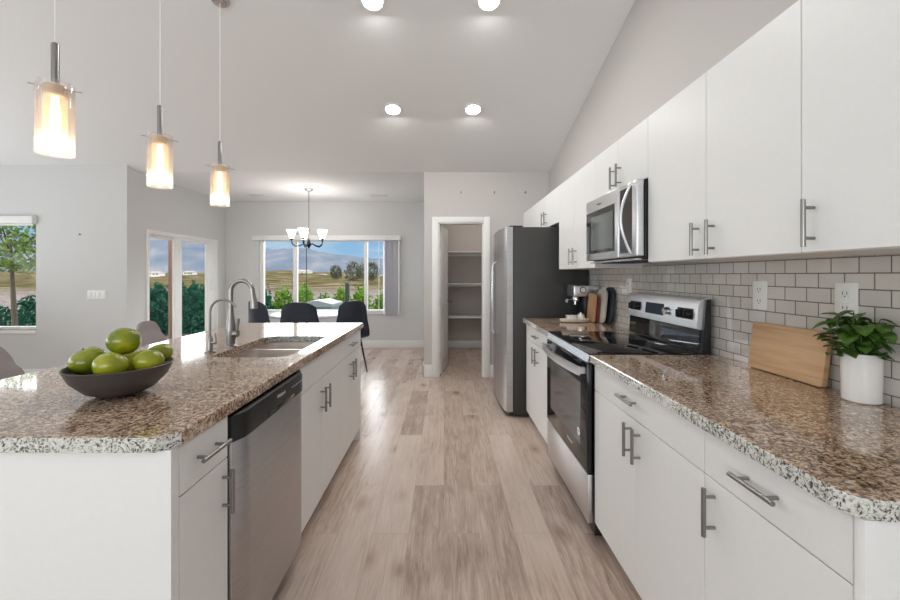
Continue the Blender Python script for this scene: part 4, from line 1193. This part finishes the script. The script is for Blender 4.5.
def ridge_h(x):
    K = [(-1500, .11), (-600, .105), (-390, .094), (-345, .086), (-270, .070), (-240, .071), (-200, .064), (-150, .054), (-91, .042), (0, .034), (500, .03)]
    for (a, p), (b, q) in zip(K, K[1:]):
        if a <= x <= b: break
    e = p + (q - p) * (x - a) / (b - a)
    return 640 * (e + .0022 * math.sin(x * .05) + .0012 * math.sin(x * .17 + 1))
ridge(520, -1500, 500, ridge_h , 110, 'mountain_range', M['mountain'])
def foliage(name, label, cat, c, rad, n, L, m, group=None, trunk=None, flat=1.0, seed=1):
    random.seed(seed)
    o = thing(name, label, cat, (c[0], c[1], trunk[2] if trunk else -.13), group=group)
    mb = MB()
    for i in range(n):
        while True:
            p = Vector([random.uniform(-1, 1) for _ in range(3)])
            if .35 < p.length < 1 and (trunk or c[2] + p[2] * rad[2] > -.12): break
        if random.random() < .7:
            p = p.normalized() * random.uniform(.75, 1.03)
            if not trunk and c[2] + p[2] * rad[2] < -.12: continue
        lump = 1 + .16 * math.sin(p.x * 7 + seed) * math.cos(p.y * 6 + p.z * 5)
        w = Vector((c[0] + p.x * rad[0] * lump, c[1] + p.y * rad[1] * lump, c[2] + p.z * rad[2] * lump))
        d = Vector([random.gauss(0, 1) for _ in range(3)]).normalized(); e = d.orthogonal().normalized() * L * .45
        l = L * random.uniform(.6, 1.3)
        vs_ = [mb.bm.verts.new(w + q_) for q_ in (-d * l, e, d * l, -e)]
        mb.bm.faces.new(vs_)
    part('foliage', mb, m, o, smooth=0, recalc=False)
    tb = MB()
    if trunk:
        tb.tube([(c[0] + .1, c[1], trunk[2]), (c[0] + .05, c[1], (c[2] + trunk[2]) / 2), (c[0], c[1], c[2])], [trunk[0], trunk[0] * .8, trunk[0] * .4], 10)
        for a in range(5):
            an = a * 1.3
            tb.tube([(c[0], c[1], c[2] - rad[2] * .5), (c[0] + math.cos(an) * rad[0] * .6, c[1] + math.sin(an) * rad[1] * .6, c[2] + rad[2] * .3)], [trunk[0] * .4, .01], 6)
    else:
        for a in range(6):
            an = a * 1.05
            tb.tube([(c[0] + .05 * math.cos(an), c[1] + .05 * math.sin(an), -.14), (c[0] + math.cos(an) * rad[0] * .5, c[1] + math.sin(an) * rad[1] * .5, c[2] + rad[2] * .4)], [.02, .008], 6)
    part('branches' if not trunk else 'trunk', tb, M['bark'], o)
    return o
def at(px, y): return (px - 444) * y / 395
# shrubs seen through the slider
gs = 'dark shrubs outside the patio door'
for i, (px, y, r, h, lab) in enumerate(((158, 9.5, .31, 1.06, 'dark green shrub left of the patio door centre frame'), (195, 9.9, .30, 1.08, 'dark green shrub right of the patio door centre frame'), (122, 9.4, .24, 1.0, 'dark green shrub at the left edge of the patio door view'), (176, 10.9, .40, 1.0, 'dark green shrub behind the patio door centre frame, farther back'), (214, 10.9, .4, 1.12, 'dark green shrub behind the right stile of the patio door'))):
    foliage('shrub', lab, 'shrub', (at(px, y), y, .12), (r, r, h - .12), 2200, .06, M['hedge_dark'], gs, seed=i + 3)
gs = 'shrubs outside the dining window'
foliage('shrub', 'dark blue-green shrub at the left end of the dining window', 'shrub', (at(262, 9.0), 9.0, .12), (.22, .24, .98), 1300, .055, M['hedge_dark'], gs, seed=11)
for i, (px, y, r, h, lab) in enumerate(((283, 9.6, .31, .95, 'bright green shrub beside the dark shrub in the dining window'), (304, 10.5, .33, .98, 'bright green shrub left of the grey spa cover'), (325, 11.3, .26, .72, 'low bright green shrub behind the grey spa cover'), (342, 10.5, .30, .95, 'bright green shrub around the dark post'), (361, 9.7, .27, 1.0, 'bright green shrub behind the right window mullion'), (383, 10.4, .29, .85, 'bright green shrub beside the vertical blind'))):
    foliage('shrub', lab, 'shrub', (at(px, y), y, .12), (r, r, h - .12), 1300, .05, M['hedge_bright'], gs, seed=i + 20)
for px, y, zt, w_, lab in ((347.5, 8.9, 1.12, .075, 'thick dark post seen through the middle of the dining window'), (297.5, 8.9, 1.08, .022, 'thin dark post beside the left mullion of the dining window'), (320.5, 9.7, .86, .014, 'short thin dark stake behind the chandelier side of the window')):
    single('post', MB().box(at(px, y) - w_ / 2 * 1.2, at(px, y) + w_ / 2 * 1.2, y - w_ / 2, y + w_ / 2, -.14, zt, .003), M['post'], lab, 'post', 'dark posts in the yard')
tp = thing('bird_feeder_pole', 'very thin tall pole standing in the yard behind the chandelier', 'pole', (at(306.5, 9.0), 9.0, -.14))
part('pole', MB().tube([(at(306.5, 9), 9, -.14), (at(306.5, 9), 9, 1.95)], .010, 8), M['post'], tp)
single('post', MB().box(at(170.5, 8.7) - .03, at(170.5, 8.7) + .03, 8.67, 8.73, -.14, 2.7, .004), M['postbrown'], 'tall brown wooden post outside the patio door', 'post')
sc_ = thing('spa_cover', 'grey covered spa standing in the yard outside the dining window', 'spa', (at(322, 8.95), 8.95, -.03))
part('tub', MB().box(at(309, 8.9), at(335, 8.9), 8.62, 9.5, -.14, .60, .02), M['spa'], sc_)
part('cover', xz_prism([(at(308, 8.9), .60), (at(336, 8.9), .60), (at(336, 8.9), .66), (at(322, 8.9), .74), (at(312, 8.9), .72), (at(308, 8.9), .64)], 8.60, 9.52), mat('cover_light', (.19, .21, .20), .6), sc_)
# tree and planting outside the left window
foliage('palo_verde_tree', 'feathery light green tree outside the left window', 'tree', (-7.9, 7.2, 1.95), (.95, .7, .60), 2300, .05, M['tree_leaf'], None, (.045, 0, -.14), seed=41)
gs = 'shrubs outside the left window'
for i, (px, y, r, h, lab) in enumerate(((-4, 8.6, .30, .62, 'dark shrub at the far left of the left window'), (27, 8.6, .26, .80, 'dark shrub at the right side of the left window'))):
    foliage('shrub', lab, 'shrub', (at(px, y), y, .12), (r, r, h - .12), 700, .06, M['hedge_dark'], gs, seed=50 + i)
# far houses
gs = 'far pale houses beyond the yard'
def house(px, y, w_, h_, zb, label):
    x = at(px, y)
    o = thing('house', label, 'house', (x, y, zb), group=gs)
    part('walls', MB().box(x - w_ / 2, x + w_ / 2, y, y + w_ * .6, zb - .6, zb + h_), M['stucco'], o, smooth=0)
    r = MB(); a = w_ / 2 + .4
    v = [r.bm.verts.new(p) for p in ((x - a, y - .4, zb + h_), (x + a, y - .4, zb + h_), (x + a, y + w_ * .6 + .4, zb + h_), (x - a, y + w_ * .6 + .4, zb + h_), (x - a * .6, y + w_ * .3, zb + h_ + w_ * .10), (x + a * .6, y + w_ * .3, zb + h_ + w_ * .10))]
    for f in ((0, 1, 5, 4), (1, 2, 5), (2, 3, 4, 5), (3, 0, 4), (3, 2, 1, 0)): r.bm.faces.new([v[i] for i in f])
    part('roof', r, M['roof'], o, smooth=0)
    wd = MB()
    for k in (-.28, .05, .3):
        wd.box(x + k * w_ - .5, x + k * w_ + .5, y - .05, y - .002, zb + h_ * .35, zb + h_ * .75)
    part('windows', wd, M['slot'], o, smooth=0)
for a in ((301, 190, 8, 2.0, 1.0, 'far pale house just right of the left mullion of the dining window'), (317, 170, 9, 1.3, -.6, 'far pale house seen below the chandelier'), (349, 180, 9, 1.2, -.6, 'long low far pale house left of the right mullion'), (378, 180, 8, 1.2, -.6, 'far pale house right of the right mullion'), (153, 180, 6, 1.5, .8, 'far pale house at the left of the patio door view'), (188, 190, 5, 1.5, 1.2, 'far pale house right of the patio door centre frame')):
    house(*a)
gs = 'dark round trees in the far desert'
for i, (px, y, r) in enumerate(((353, 105, 2.2), (361, 120, 2.0), (372, 100, 1.8), (336, 120, 1.8))):
    lab = ('conical', 'rounded', 'low broad', 'small')[i] + ' dark olive far tree ' + ('left of the right mullion', 'behind the right mullion', 'right of the right mullion', 'behind the houses in the middle pane')[i]
    foliage('desert_tree', lab, 'tree', (at(px, y), y, 2.2), (r, r, r * 1.25), 260, .45, M['olive'] if 'olive' in M else M.setdefault('olive', mat('olive_leaf', (.04, .043, .02), .9)), gs, (.2, 0, -.4), seed=70 + i)
